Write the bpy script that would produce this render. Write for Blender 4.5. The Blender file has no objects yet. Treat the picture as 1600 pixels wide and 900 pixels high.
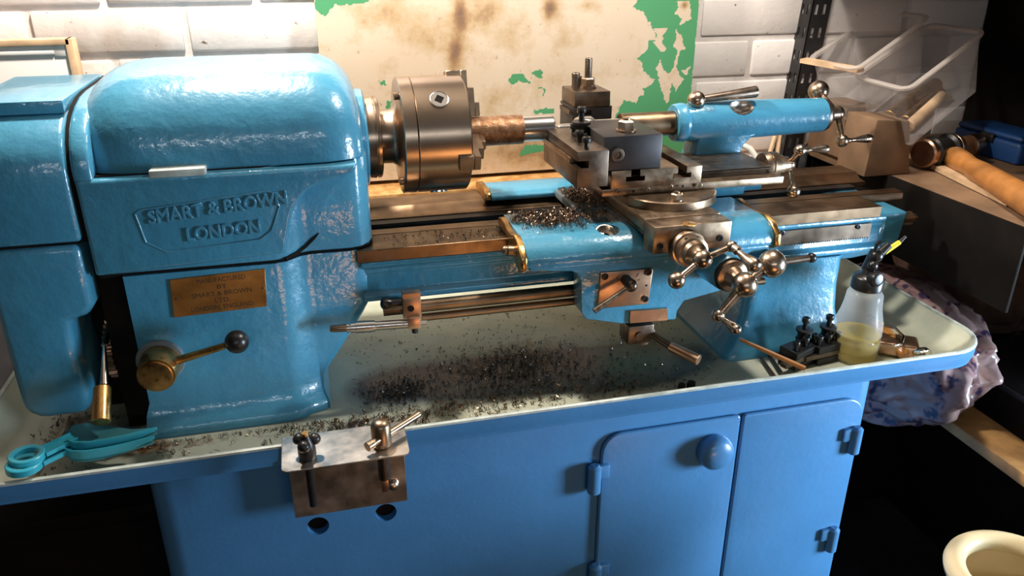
import bpy, bmesh, math, random
from math import sin, cos, pi, radians
from mathutils import Vector as V, Matrix, noise as mnoise

random.seed(7)
scn = bpy.context.scene
COL = scn.collection

# ------------------------------------------------------------------ camera
FPX, PITCH, YAW = 1233.0, radians(23.5), radians(14.2)
CAM = V((-0.16646, -1.08119, 1.32024))
cd = bpy.data.cameras.new('camera')
cd.sensor_width = 36.0
cd.lens = 36.0 * FPX / 1600.0
cd.clip_start = 0.02
cam = bpy.data.objects.new('camera', cd)
COL.objects.link(cam)
cam.location = CAM
cam.rotation_euler = (pi / 2 - PITCH, 0, -YAW)
scn.camera = cam

# ------------------------------------------------------------------ world, lights, exposure
w = bpy.data.worlds.new('room_light')
scn.world = w
w.use_nodes = True
bg = w.node_tree.nodes['Background']
bg.inputs[0].default_value = (0.62, 0.70, 0.85, 1)
bg.inputs[1].default_value = 0.05


def light(name, kind, loc, energy, color, target=None, **kw):
    l = bpy.data.lights.new(name, kind)
    l.energy = energy
    l.color = color
    for k, v in kw.items():
        setattr(l, k, v)
    o = bpy.data.objects.new(name, l)
    COL.objects.link(o)
    o.location = loc
    if target is not None:
        o.rotation_euler = (V(target) - V(loc)).to_track_quat('-Z', 'Y').to_euler()
    return o


light('shaded_ceiling_lamp', 'SPOT', (-0.28, 0.10, 1.78), 60, (1.0, 0.90, 0.79), target=(-0.28, 0.1001, 0.8),
      shadow_soft_size=0.035, spot_size=radians(129), spot_blend=0.12)
light('tailstock_side_fill', 'SPOT', (0.50, -0.10, 1.80), 30, (1.0, 0.92, 0.82), target=(0.38, -0.08, 0.95),  # added lamp brightening the tailstock side, no known fitting
      shadow_soft_size=0.04, spot_size=radians(104), spot_blend=0.4)
light('ceiling_bounce_fill', 'SPOT', (-0.20, 0.0, 1.84), 14, (1.0, 0.90, 0.79), target=(-0.20, 0.0001, 3.0),  # added fill aimed up for a soft bounce off the ceiling
      shadow_soft_size=0.05, spot_size=radians(140), spot_blend=0.5)
light('heater_glow', 'AREA', (0.30, -1.20, 0.47), 1.3, (1.0, 0.50, 0.20), target=(0.15, -0.1, 0.92),
      shape='RECTANGLE', size=0.34, size_y=0.14)
light('low_cool_fill', 'AREA', (1.90, -0.98, 0.78), 13, (0.66, 0.83, 1.0), target=(0.95, -0.28, 0.66),  # added cool fill from the right
      shape='RECTANGLE', size=0.45, size_y=0.6, spread=radians(58))
light('fluorescent_tube', 'AREA', (-0.15, -2.5, 1.62), 5.5, (0.90, 0.95, 1.0), target=(0.0, 0, 1.08),
      shape='RECTANGLE', size=1.5, size_y=0.04)

vs = scn.view_settings
vs.view_transform = 'Standard'
vs.look = 'None'
vs.exposure = 0.0
vs.gamma = 1.0
vs.use_curve_mapping = False

# ------------------------------------------------------------------ pixel helper (photo px -> point on a world plane)
FW = V((sin(YAW) * cos(PITCH), cos(YAW) * cos(PITCH), -sin(PITCH)))
RT = V((cos(YAW), -sin(YAW), 0))
UP = RT.cross(FW)


def at(x, y, axis, val):
    d = FW + RT * ((x - 800) / FPX) + UP * ((450 - y) / FPX)
    i = 'xyz'.index(axis)
    return CAM + d * ((val - CAM[i]) / d[i])


# ------------------------------------------------------------------ materials
MATS = {}


def nodes_of(name):
    m = bpy.data.materials.new(name)
    m.use_nodes = True
    nt = m.node_tree
    b = nt.nodes['Principled BSDF']
    return m, nt, b


def setin(b, **kw):
    for k, v in kw.items():
        k = k.replace('_', ' ')
        if k in b.inputs:
            b.inputs[k].default_value = v


def N(nt, t, **kw):
    n = nt.nodes.new(t)
    for k, v in kw.items():
        setattr(n, k, v)
    return n


def tex_noise(nt, scale, detail=4, rough=0.55, coord='Object', vec=None):
    n = N(nt, 'ShaderNodeTexNoise')
    n.inputs['Scale'].default_value = scale
    n.inputs['Detail'].default_value = detail
    n.inputs['Roughness'].default_value = rough
    if vec is None:
        c = N(nt, 'ShaderNodeTexCoord')
        vec = c.outputs[coord]
    nt.links.new(vec, n.inputs['Vector'])
    return n


def ramp(nt, src, stops):
    r = N(nt, 'ShaderNodeValToRGB')
    el = r.color_ramp.elements
    while len(el) < len(stops):
        el.new(0.5)
    for e, (p, c) in zip(el, stops):
        e.position = p
        e.color = c if len(c) == 4 else (*c, 1)
    nt.links.new(src, r.inputs[0])
    return r


def bump(nt, b, src, strength, dist=0.002, prev=None):
    n = N(nt, 'ShaderNodeBump')
    n.inputs['Strength'].default_value = strength
    n.inputs['Distance'].default_value = dist
    nt.links.new(src, n.inputs['Height'])
    if prev is not None:
        nt.links.new(prev.outputs[0], n.inputs['Normal'])
    nt.links.new(n.outputs[0], b.inputs['Normal'])
    if 'Coat Normal' in b.inputs:
        nt.links.new(n.outputs[0], b.inputs['Coat Normal'])
    return n


def mat(name, col, rough=0.5, metal=0.0, var=0.12, vscale=18, bscale=None, bstr=0.15, bdist=0.001, coat=0.0,
        col2=None, vdetail=5, rvar=0.0):
    if name in MATS:
        return MATS[name]
    m, nt, b = nodes_of(name)
    n = tex_noise(nt, vscale, vdetail)
    c2 = col2 if col2 else tuple(max(0, c * (1 - 2 * var)) for c in col)
    c1 = col if col2 else tuple(min(1, c * (1 + var)) for c in col)
    r = ramp(nt, n.outputs['Fac'], [(0.3, c2), (0.7, c1)])
    nt.links.new(r.outputs[0], b.inputs['Base Color'])
    setin(b, Roughness=rough, Metallic=metal, Coat_Weight=coat, Coat_Roughness=0.08)
    if rvar:
        n3 = tex_noise(nt, vscale * 2.3, 6)
        rr = ramp(nt, n3.outputs['Fac'], [(0.3, (rough - rvar,) * 3), (0.7, (min(1, rough + rvar),) * 3)])
        nt.links.new(rr.outputs[0], b.inputs['Roughness'])
    if bscale:
        n2 = tex_noise(nt, bscale, 3)
        bump(nt, b, n2.outputs['Fac'], bstr, bdist)
    MATS[name] = m
    return m


BLUE = (0.056, 0.250, 0.385)
M_blue = mat('blue_enamel', BLUE, 0.30, var=0.07, vscale=9, bscale=55, bstr=0.40, bdist=0.0035, coat=0.6)
M_bluestand = mat('blue_stand_enamel', (0.060, 0.205, 0.415), 0.36, var=0.06, vscale=7, bscale=90, bstr=0.16, bdist=0.002, coat=0.25)
M_blueworn = mat('worn_blue_edge', (0.45, 0.50, 0.46), 0.4, var=0.15, vscale=60)
M_steel = mat('oily_steel', (0.36, 0.255, 0.172), 0.36, 1.0, vscale=35, var=0.22, bscale=260, bstr=0.06, rvar=0.08)
M_chuck = mat('turned_chuck_steel', (0.46, 0.35, 0.26), 0.27, 1.0, vscale=12, var=0.08)
M_steeldark = mat('dark_oiled_steel', (0.20, 0.150, 0.112), 0.40, 1.0, vscale=30, var=0.25, bscale=200, bstr=0.08, rvar=0.08)
M_way = mat('worn_slideway_steel', (0.27, 0.178, 0.108), 0.38, 1.0, vscale=14, var=0.3, bscale=220, bstr=0.08, rvar=0.1)
M_bright = mat('bright_turned_steel', (0.72, 0.69, 0.66), 0.22, 1.0, vscale=20, var=0.05)
M_ball = mat('polished_handle_steel', (0.56, 0.42, 0.31), 0.27, 1.0, vscale=40, var=0.22, rvar=0.07)
M_black = mat('black_oxide_steel', (0.022, 0.020, 0.019), 0.36, 0.35, var=0.2, vscale=50)
M_blockst = mat('grey_hardened_steel', (0.050, 0.046, 0.047), 0.42, 0.75, var=0.15, vscale=25, bscale=300, bstr=0.05)
M_blackplastic = mat('black_plastic', (0.012, 0.011, 0.010), 0.32, var=0.1)
M_dark = mat('black_recess', (0.012, 0.010, 0.009), 0.8, var=0.3)  # flat black standing in for the dark inside gaps and holes
M_brass = mat('worn_brass', (0.62, 0.36, 0.13), 0.33, 1.0, vscale=40, var=0.25, rvar=0.1)
M_brassplate = mat('tarnished_brass_plate', (0.58, 0.27, 0.075), 0.5, 1.0, vscale=22, var=0.3)
M_copper = mat('copper_plate', (0.56, 0.34, 0.22), 0.36, 1.0, vscale=22, var=0.2)
M_alu = mat('brushed_aluminium', (0.78, 0.70, 0.62), 0.32, 1.0, vscale=15, var=0.1, rvar=0.08)
M_wood = mat('bare_wood', (0.50, 0.26, 0.085), 0.55, vscale=22, var=0.22)
M_woodhandle = mat('varnished_ash_handle', (0.45, 0.185, 0.05), 0.38, vscale=26, var=0.2, coat=0.2)
M_woodpale = mat('pale_bare_timber', (0.62, 0.42, 0.25), 0.6, vscale=24, var=0.2)
M_white = mat('white_gloss_board', (0.80, 0.77, 0.73), 0.45, vscale=8, var=0.03)
M_cream = mat('cream_plastic', (0.85, 0.70, 0.42), 0.4, vscale=10, var=0.08)
M_teal = mat('teal_plastic', (0.032, 0.34, 0.45), 0.33, vscale=10, var=0.05)
M_tealdark = mat('teal_grey_plastic', (0.06, 0.24, 0.27), 0.3, vscale=16, var=0.15)
M_yellow = mat('yellow_plastic', (0.85, 0.62, 0.01), 0.4, var=0.03)
M_bluebox = mat('blue_plastic', (0.012, 0.06, 0.20), 0.45, var=0.1)
M_floor = mat('dark_concrete', (0.035, 0.028, 0.024), 0.85, vscale=6, var=0.3, bscale=50)
M_blackpaint = mat('black_painted_steel', (0.014, 0.013, 0.014), 0.4, var=0.15, vscale=30)
M_blackboard = mat('black_painted_board', (0.010, 0.008, 0.007), 0.7, var=0.25, vscale=12)
for m_ in (M_blackboard, M_dark, M_floor):
    m_.node_tree.nodes['Principled BSDF'].inputs['Specular IOR Level'].default_value = 0.08
M_redblk = mat('red_enamel', (0.30, 0.015, 0.015), 0.4, var=0.15)
M_amber = mat('amber_oiled_wood', (0.42, 0.17, 0.04), 0.28, var=0.25, vscale=30, coat=0.4)
M_chrome = mat('chrome_steel', (0.70, 0.62, 0.55), 0.14, 1.0, var=0.08)
M_whitecable = mat('white_cable', (0.7, 0.66, 0.6), 0.4, var=0.05)
M_cardboard = mat('brown_board', (0.20, 0.115, 0.062), 0.75, vscale=14, var=0.2)
M_swarf = mat('steel_swarf', (0.30, 0.21, 0.15), 0.3, 1.0, vscale=60, var=0.35)
M_swarfdark = mat('dark_steel_swarf', (0.13, 0.115, 0.11), 0.3, 1.0, vscale=60, var=0.4)
M_greywaste = mat('grimy_grey_casting', (0.14, 0.17, 0.18), 0.5, vscale=20, var=0.25)

# rusty bar
M_rust, nt, b = nodes_of('mill_scale_rust')
n = tex_noise(nt, 90, 6, 0.7)
r = ramp(nt, n.outputs['Fac'], [(0.35, (0.16, 0.075, 0.035)), (0.55, (0.36, 0.19, 0.10)), (0.7, (0.55, 0.42, 0.30))])
nt.links.new(r.outputs[0], b.inputs['Base Color'])
setin(b, Roughness=0.42, Metallic=0.75)
bump(nt, b, n.outputs['Fac'], 0.6, 0.002)

# painted brick
M_brick, nt, b = nodes_of('white_painted_brick')
n = tex_noise(nt, 28, 6, 0.6)
n2 = tex_noise(nt, 5, 4, 0.6)
r = ramp(nt, n2.outputs['Fac'], [(0.28, (0.55, 0.46, 0.40)), (0.42, (0.72, 0.66, 0.62)), (0.7, (0.78, 0.73, 0.70))])
n3 = tex_noise(nt, 70, 3, 0.6)
r3 = ramp(nt, n3.outputs['Fac'], [(0.24, (0.25, 0.18, 0.13)), (0.31, (1, 1, 1))])
mx = N(nt, 'ShaderNodeMixRGB', blend_type='MULTIPLY')
mx.inputs[0].default_value = 1
nt.links.new(r.outputs[0], mx.inputs[1])
nt.links.new(r3.outputs[0], mx.inputs[2])
nt.links.new(mx.outputs[0], b.inputs['Base Color'])
setin(b, Roughness=0.62)
bump(nt, b, n.outputs['Fac'], 0.5, 0.003)
M_mortar = mat('painted_mortar', (0.70, 0.64, 0.60), 0.75, vscale=20, var=0.1, bscale=90, bstr=0.4, bdist=0.002)

# peeling sheet panel: python paints where the green coat survives and where oil has browned the cream coat
M_panel, nt, b = nodes_of('peeling_green_over_cream_paint')
ga = N(nt, 'ShaderNodeAttribute', attribute_name='green')
sa = N(nt, 'ShaderNodeAttribute', attribute_name='stain')
nA = tex_noise(nt, 55, 5, 0.65)
nB = tex_noise(nt, 16, 6, 0.7)
nC = tex_noise(nt, 80, 5, 0.7)


def math_node(nt, op, a, bb):
    m = N(nt, 'ShaderNodeMath', operation=op)
    for i, v in enumerate((a, bb)):
        if isinstance(v, (int, float)):
            m.inputs[i].default_value = v
        else:
            nt.links.new(v, m.inputs[i])
    return m.outputs[0]


gm = math_node(nt, 'ADD', ga.outputs['Fac'], math_node(nt, 'MULTIPLY', math_node(nt, 'SUBTRACT', nA.outputs['Fac'], 0.5), 0.55))
gr = ramp(nt, gm, [(0.48, (0, 0, 0)), (0.52, (1, 1, 1))])
sm = math_node(nt, 'ADD', math_node(nt, 'MULTIPLY', sa.outputs['Fac'], 0.75), math_node(nt, 'MULTIPLY', math_node(nt, 'SUBTRACT', nB.outputs['Fac'], 0.5), 1.5))
sr = ramp(nt, sm, [(0.05, (0.66, 0.52, 0.38)), (0.38, (0.52, 0.36, 0.20)), (0.62, (0.34, 0.19, 0.09)), (0.95, (0.15, 0.09, 0.07))])
spk = ramp(nt, nC.outputs['Fac'], [(0.30, (0.42, 0.28, 0.18)), (0.38, (1, 1, 1))])
m1 = N(nt, 'ShaderNodeMixRGB', blend_type='MULTIPLY')
m1.inputs[0].default_value = 0.8
nt.links.new(sr.outputs[0], m1.inputs[1])
nt.links.new(spk.outputs[0], m1.inputs[2])
m2 = N(nt, 'ShaderNodeMixRGB')
nt.links.new(gr.outputs[0], m2.inputs[0])
nt.links.new(m1.outputs[0], m2.inputs[1])
m2.inputs[2].default_value = (0.075, 0.30, 0.125, 1)
nt.links.new(m2.outputs[0], b.inputs['Base Color'])
setin(b, Roughness=0.5)
bump(nt, b, gr.outputs[0], 0.5, 0.0012)

# rusty board at the back
M_rustboard, nt, b = nodes_of('rust_stained_board')
n = tex_noise(nt, 30, 7, 0.7)
r = ramp(nt, n.outputs['Fac'], [(0.3, (0.16, 0.07, 0.02)), (0.5, (0.40, 0.20, 0.06)), (0.7, (0.62, 0.40, 0.17))])
nt.links.new(r.outputs[0], b.inputs['Base Color'])
setin(b, Roughness=0.55)
bump(nt, b, n.outputs['Fac'], 0.4, 0.003)

# tray inside: grey green enamel with rust blotches, oil and painted shade
M_tray, nt, b = nodes_of('oily_grey_green_tray')
oa = N(nt, 'ShaderNodeAttribute', attribute_name='oil')  # mask holds real oil and the shade painted in below the bed
ra = N(nt, 'ShaderNodeAttribute', attribute_name='rust')
nA = tex_noise(nt, 14, 6, 0.65)
nB = tex_noise(nt, 45, 5, 0.65)
base = ramp(nt, nA.outputs['Fac'], [(0.3, (0.40, 0.43, 0.34)), (0.7, (0.58, 0.59, 0.46))])
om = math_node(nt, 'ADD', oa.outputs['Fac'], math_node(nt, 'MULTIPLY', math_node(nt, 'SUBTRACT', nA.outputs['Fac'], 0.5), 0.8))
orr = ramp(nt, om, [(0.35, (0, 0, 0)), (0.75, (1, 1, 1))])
rm = math_node(nt, 'ADD', ra.outputs['Fac'], math_node(nt, 'MULTIPLY', math_node(nt, 'SUBTRACT', nB.outputs['Fac'], 0.5), 1.2))
rrr = ramp(nt, rm, [(0.35, (0, 0, 0)), (0.7, (1, 1, 1))])
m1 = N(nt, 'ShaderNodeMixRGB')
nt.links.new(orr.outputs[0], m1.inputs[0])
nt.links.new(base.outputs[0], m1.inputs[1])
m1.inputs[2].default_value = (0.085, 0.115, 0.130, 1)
m2 = N(nt, 'ShaderNodeMixRGB')
nt.links.new(rrr.outputs[0], m2.inputs[0])
nt.links.new(m1.outputs[0], m2.inputs[1])
m2.inputs[2].default_value = (0.15, 0.075, 0.028, 1)
nt.links.new(m2.outputs[0], b.inputs['Base Color'])
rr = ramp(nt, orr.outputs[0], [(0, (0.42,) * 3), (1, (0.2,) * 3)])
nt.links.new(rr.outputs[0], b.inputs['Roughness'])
bump(nt, b, nB.outputs['Fac'], 0.2, 0.002)


def clear_mat(name, col, alpha, rough=0.3):
    m, nt, b = nodes_of(name)
    setin(b, Base_Color=(*col, 1), Roughness=rough)
    out = nt.nodes['Material Output']
    tr = N(nt, 'ShaderNodeBsdfTransparent')
    tl = N(nt, 'ShaderNodeBsdfTranslucent')
    tl.inputs[0].default_value = (*col, 1)
    mx0 = N(nt, 'ShaderNodeMixShader')
    mx0.inputs[0].default_value = 0.4
    nt.links.new(b.outputs[0], mx0.inputs[1])
    nt.links.new(tl.outputs[0], mx0.inputs[2])
    mx = N(nt, 'ShaderNodeMixShader')
    mx.inputs[0].default_value = alpha
    nt.links.new(tr.outputs[0], mx.inputs[1])
    nt.links.new(mx0.outputs[0], mx.inputs[2])
    nt.links.new(mx.outputs[0], out.inputs[0])
    MATS[name] = m
    return m


M_clear = clear_mat('frosted_clear_plastic', (0.74, 0.70, 0.70), 0.22)
M_clearrim = clear_mat('frosted_clear_plastic_rim', (0.80, 0.74, 0.70), 0.5)
M_bottle = clear_mat('cloudy_bottle_plastic', (0.80, 0.78, 0.74), 0.22, 0.2)
M_oil = clear_mat('yellow_oil', (0.72, 0.50, 0.02), 0.66, 0.15)

# floral film
M_floral, nt, b = nodes_of('floral_print_plastic_film')
vo = N(nt, 'ShaderNodeTexVoronoi')
vo.inputs['Scale'].default_value = 30
tc = N(nt, 'ShaderNodeTexCoord')
nw = tex_noise(nt, 20, 4)
mxv = N(nt, 'ShaderNodeMixRGB')
mxv.inputs[0].default_value = 0.12
nt.links.new(tc.outputs['Object'], mxv.inputs[1])
nt.links.new(nw.outputs['Color'], mxv.inputs[2])
nt.links.new(mxv.outputs[0], vo.inputs['Vector'])
r = ramp(nt, vo.outputs['Distance'], [(0.22, (0.03, 0.022, 0.06)), (0.34, (0.20, 0.11, 0.11)), (0.5, (0.27, 0.18, 0.17))])
nt.links.new(r.outputs[0], b.inputs['Base Color'])
setin(b, Roughness=0.3)


# ------------------------------------------------------------------ mesh builder
def rotm(axis_dir):
    return V((0, 0, 1)).rotation_difference(V(axis_dir).normalized()).to_matrix().to_4x4()


class MB:
    def __init__(self):
        self.bm = bmesh.new()

    def _add(self, t, bev=0, seg=2, ang=30):
        if bev > 0:
            bmesh.ops.recalc_face_normals(t, faces=t.faces)
            es = [e for e in t.edges if len(e.link_faces) == 2 and e.calc_face_angle(0) > radians(ang)]
            if es:
                bmesh.ops.bevel(t, geom=es, offset=bev, segments=seg, profile=0.5, affect='EDGES', clamp_overlap=True)
        bmesh.ops.recalc_face_normals(t, faces=t.faces)
        me = bpy.data.meshes.new('t')
        t.to_mesh(me)
        t.free()
        self.bm.from_mesh(me)
        bpy.data.meshes.remove(me)
        return self

    def box(self, lo, hi, bev=0.0, seg=2, rot=None):
        t = bmesh.new()
        bmesh.ops.create_cube(t, size=1)
        lo, hi = V(lo), V(hi)
        c = (lo + hi) / 2
        s = hi - lo
        for v in t.verts:
            v.co = V((v.co.x * s.x, v.co.y * s.y, v.co.z * s.z))
            if rot is not None:
                v.co = rot @ v.co
            v.co += c
        return self._add(t, bev, seg)

    def lathe(self, origin, axis, prof, seg=32, caps=True):
        """surface of revolution; prof = [(t along axis, radius)]"""
        t = bmesh.new()
        R = rotm(axis)
        o = V(origin)
        rings = []
        for (h, r) in prof:
            if r <= 1e-6:
                rings.append([t.verts.new(o + R @ V((0, 0, h)))])
            else:
                rings.append([t.verts.new(o + R @ V((r * cos(2 * pi * i / seg), r * sin(2 * pi * i / seg), h))) for i in range(seg)])
        for a, c in zip(rings, rings[1:]):
            for i in range(seg):
                j = (i + 1) % seg
                if len(a) == 1 and len(c) == 1:
                    continue
                if len(a) == 1:
                    t.faces.new((a[0], c[i], c[j]))
                elif len(c) == 1:
                    t.faces.new((a[i], a[j], c[0]))
                else:
                    t.faces.new((a[i], a[j], c[j], c[i]))
        if caps:
            for rg in (rings[0], rings[-1]):
                if len(rg) > 1:
                    t.faces.new(rg)
        return self._add(t)

    def cyl(self, p0, p1, r0, r1=None, seg=24, bev=0.0):
        p0, p1 = V(p0), V(p1)
        r1 = r0 if r1 is None else r1
        L = (p1 - p0).length
        if bev > 0:
            pr = [(0, r0 - bev), (bev, r0), (L - bev, r1), (L, r1 - bev)]
        else:
            pr = [(0, r0), (L, r1)]
        return self.lathe(p0, p1 - p0, pr, seg)

    def ball(self, c, r, seg=24, rings=14, scale=(1, 1, 1)):
        t = bmesh.new()
        bmesh.ops.create_uvsphere(t, u_segments=seg, v_segments=rings, radius=r)
        for v in t.verts:
            v.co = V((v.co.x * scale[0], v.co.y * scale[1], v.co.z * scale[2])) + V(c)
        return self._add(t)

    def prism(self, poly, axis, a, b, bev=0.0, seg=2, ang=30):
        """poly in the two other axes (x:(y,z)  y:(x,z)  z:(x,y)) extruded from a to b"""
        t = bmesh.new()

        def P(u, v, h):
            return {'x': V((h, u, v)), 'y': V((u, h, v)), 'z': V((u, v, h))}[axis]
        A = [t.verts.new(P(u, v, a)) for u, v in poly]
        B = [t.verts.new(P(u, v, b)) for u, v in poly]
        t.faces.new(A)
        t.faces.new(B)
        n = len(poly)
        for i in range(n):
            j = (i + 1) % n
            t.faces.new((A[i], A[j], B[j], B[i]))
        return self._add(t, bev, seg, ang)

    def tube(self, pts, r, seg=8, caps=True):
        t = bmesh.new()
        pts = [V(p) for p in pts]
        rs = r if isinstance(r, (list, tuple)) else [r] * len(pts)
        rings = []
        up = V((0.13, 0.21, 0.97))
        for i, p in enumerate(pts):
            d = (pts[min(i + 1, len(pts) - 1)] - pts[max(i - 1, 0)]).normalized()
            s = d.cross(up)
            if s.length < 1e-3:
                s = d.cross(V((1, 0, 0)))
            s.normalize()
            u = s.cross(d)
            rings.append([t.verts.new(p + (s * cos(2 * pi * k / seg) + u * sin(2 * pi * k / seg)) * rs[i]) for k in range(seg)])
        for a, c in zip(rings, rings[1:]):
            for i in range(seg):
                j = (i + 1) % seg
                t.faces.new((a[i], a[j], c[j], c[i]))
        if caps:
            t.faces.new(rings[0])
            t.faces.new(rings[-1])
        return self._add(t)

    def hexa(self, p0, p1, r, bev=0.0006):
        p0, p1 = V(p0), V(p1)
        L = (p1 - p0).length
        return self.lathe(p0, p1 - p0, [(0, r), (L - bev * 2, r), (L, r - bev * 2.5)], 6)

    def loft(self, rings, caps=True, closed=True):
        t = bmesh.new()
        R = [[t.verts.new(V(p)) for p in rg] for rg in rings]
        for a, c in zip(R, R[1:]):
            n = len(a)
            for i in range(n if closed else n - 1):
                j = (i + 1) % n
                t.faces.new((a[i], a[j], c[j], c[i]))
        if caps:
            t.faces.new(R[0])
            t.faces.new(R[-1])
        return self._add(t)

    def build(self, name, mtl, parent=None, ang=38, origin=None):
        me = bpy.data.meshes.new(name)
        bm = self.bm
        if parent is not None:
            o0 = world_loc(parent)
        elif origin is not None:
            o0 = V(origin)
        else:
            xs = [v.co.x for v in bm.verts]
            ys = [v.co.y for v in bm.verts]
            zs = [v.co.z for v in bm.verts]
            o0 = V(((min(xs) + max(xs)) / 2, (min(ys) + max(ys)) / 2, min(zs)))
        for v in bm.verts:
            v.co -= o0
        bm.to_mesh(me)
        bm.free()
        for p in me.polygons:
            p.use_smooth = True
        me.set_sharp_from_angle(angle=radians(ang))
        me.materials.append(mtl)
        o = bpy.data.objects.new(name, me)
        COL.objects.link(o)
        if parent is not None:
            o.parent = parent
        else:
            o.location = o0
        return o


def world_loc(o):
    l = V((0, 0, 0))
    while o is not None:
        l += o.location
        o = o.parent
    return l


def tag(o, label=None, cat=None, group=None, kind=None):
    if label:
        o['label'] = label
    if cat:
        o['category'] = cat
    if group:
        o['group'] = group
    if kind:
        o['kind'] = kind
    return o


def thing(name, loc, label, cat, group=None):
    o = bpy.data.objects.new(name, None)
    o.empty_display_size = 0.03
    COL.objects.link(o)
    o.location = loc
    return tag(o, label, cat, group)


def cut(o, mb):
    """boolean difference, baked into the mesh"""
    c = mb.build('cutter', M_dark, origin=(0, 0, 0))
    md = o.modifiers.new('cut', 'BOOLEAN')
    md.operation = 'DIFFERENCE'
    md.solver = 'EXACT'
    md.object = c
    bpy.context.view_layer.update()
    dg = bpy.context.evaluated_depsgraph_get()
    me = bpy.data.meshes.new_from_object(o.evaluated_get(dg))
    o.modifiers.clear()
    old = o.data
    nm = old.name
    o.data = me
    bpy.data.meshes.remove(old)
    me.name = nm
    me.set_sharp_from_angle(angle=radians(38))
    cm = c.data
    bpy.data.objects.remove(c)
    bpy.data.meshes.remove(cm)


def rrect(x0, x1, y0, y1, r, n=6):
    """rounded rectangle; r = (r00, r10, r11, r01) or number"""
    rs = r if isinstance(r, (tuple, list)) else (r,) * 4
    out = []
    for (cx, cy, a0, rr) in ((x0, y0, pi, rs[0]), (x1, y0, 1.5 * pi, rs[1]), (x1, y1, 0, rs[2]), (x0, y1, pi / 2, rs[3])):
        sx = 1 if cx == x0 else -1
        sy = 1 if cy == y0 else -1
        ox, oy = cx + sx * rr, cy + sy * rr
        for k in range(n + 1):
            a = a0 + (pi / 2) * k / n
            out.append((ox + rr * cos(a), oy + rr * sin(a)))
    return out


def text_obj(name, body, size, mtl, parent, origin, xdir, zdir, extrude=0.0008, bevel=0.0, width=None, align='CENTER'):
    cu = bpy.data.curves.new('t', 'FONT')
    cu.body = body
    cu.size = size
    cu.extrude = extrude
    cu.bevel_depth = bevel
    cu.bevel_resolution = 1
    cu.resolution_u = 3
    cu.align_x = align
    cu.align_y = 'CENTER'
    to = bpy.data.objects.new('t', cu)
    COL.objects.link(to)
    bpy.context.view_layer.update()
    me = bpy.data.meshes.new_from_object(to.evaluated_get(bpy.context.evaluated_depsgraph_get()))
    bpy.data.objects.remove(to)
    bpy.data.curves.remove(cu)
    if width:
        xs = [v.co.x for v in me.vertices]
        k = width / (max(xs) - min(xs))
        for v in me.vertices:
            v.co.x *= k
    X, Z = V(xdir).normalized(), V(zdir).normalized()
    Nn = X.cross(Z)
    M = Matrix((X, Z, Nn)).transposed()
    o0 = world_loc(parent)
    for v in me.vertices:
        v.co = M @ v.co + V(origin) - o0
    me.materials.clear()
    me.materials.append(mtl)
    me.name = name
    o = bpy.data.objects.new(name, me)
    COL.objects.link(o)
    o.parent = parent
    return o


def socket_screw(mb, p, d, r, h):
    """cap-head screw: knurled head with a hexagon socket"""
    mb.lathe(p, d, [(0, r * 0.96), (h * 0.12, r), (h * 0.9, r), (h, r * 0.9), (h, r * 0.5), (h * 0.45, r * 0.45), (h * 0.45, 0)], 16, caps=False)


def crank_handle(mb, p, d, L, r):
    """turned teardrop handle"""
    mb.lathe(p, d, [(0, r * 0.55), (L * 0.06, r * 0.62), (L * 0.12, r * 0.42), (L * 0.3, r * 0.5), (L * 0.55, r * 0.78), (L * 0.78, r), (L * 0.9, r * 0.92), (L * 0.97, r * 0.6), (L, 0)], 20)


AX = 1.08       # spindle height
WALL = 0.33
TRAY_Z = 0.746  # tray floor
# ================================================================== STRUCTURE
wall = tag(MB().box((-1.6, WALL + 0.0045, 0), (2.6, WALL + 0.12, 2.4)).build('wall_back', M_mortar), kind='structure',
           label='white painted brick wall behind the lathe')
k = 0
for ci in range(-4, 5):
    z0 = 1.157 + 0.075 * ci
    off = 0.664 if ci % 2 else 0.664 + 0.1125
    for bi in range(-8, 9):
        x0 = off + 0.225 * bi
        if x0 < -1.05 or x0 > 1.7:
            continue
        if z0 < 1.0 and x0 < 0.2:
            continue
        d = random.uniform(-0.0012, 0.0012)
        mb = MB().box((x0 + 0.005, WALL + d, z0 + 0.005 + random.uniform(-0.0015, 0.0015)), (x0 + 0.22, WALL + 0.03, z0 + 0.0700), 0.004, 2)
        mb.build('brick', M_brick, wall)
M_ceil = mat('off_white_plaster', (0.70, 0.66, 0.60), 0.8, var=0.06, vscale=3)
M_wallwarm = mat('dull_painted_wall', (0.22, 0.175, 0.13), 0.8, var=0.1, vscale=3)
tag(MB().box((-1.7, -3.3, 2.30), (2.6, WALL + 0.12, 2.40)).build('ceiling', M_ceil), kind='structure', label='off white workshop ceiling')
tag(MB().box((-1.7, -3.3, 0), (-1.6, WALL + 0.12, 2.3)).build('wall_left', M_wallwarm), kind='structure', label='dull painted side wall left of the lathe')
tag(MB().box((-1.6, -3.3, 0), (2.0, -3.2, 2.3)).build('wall_front', M_wallwarm), kind='structure', label='dull painted wall behind the viewer')
tag(MB().box((-1.6, -3.2, -0.05), (2.6, WALL + 0.1, 0)).build('floor', M_floor), kind='structure', label='dark concrete workshop floor')
tag(MB().box((2.0, -3.3, 0), (2.06, WALL, 2.3)).build('wall_right', M_blackboard), kind='structure', label='dark wall at the far end of the shelving')

# ================================================================== PANEL ON THE WALL
PY = 0.300
PX0, PX1, PZ0, PZ1 = -0.144, 0.531, 0.935, 1.30


def ppx(l, sx, sy, k):
    return [(lambda q: (q.x, q.z))(at(sx + x / k, sy + y / k, 'y', PY)) for x, y in l]


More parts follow.
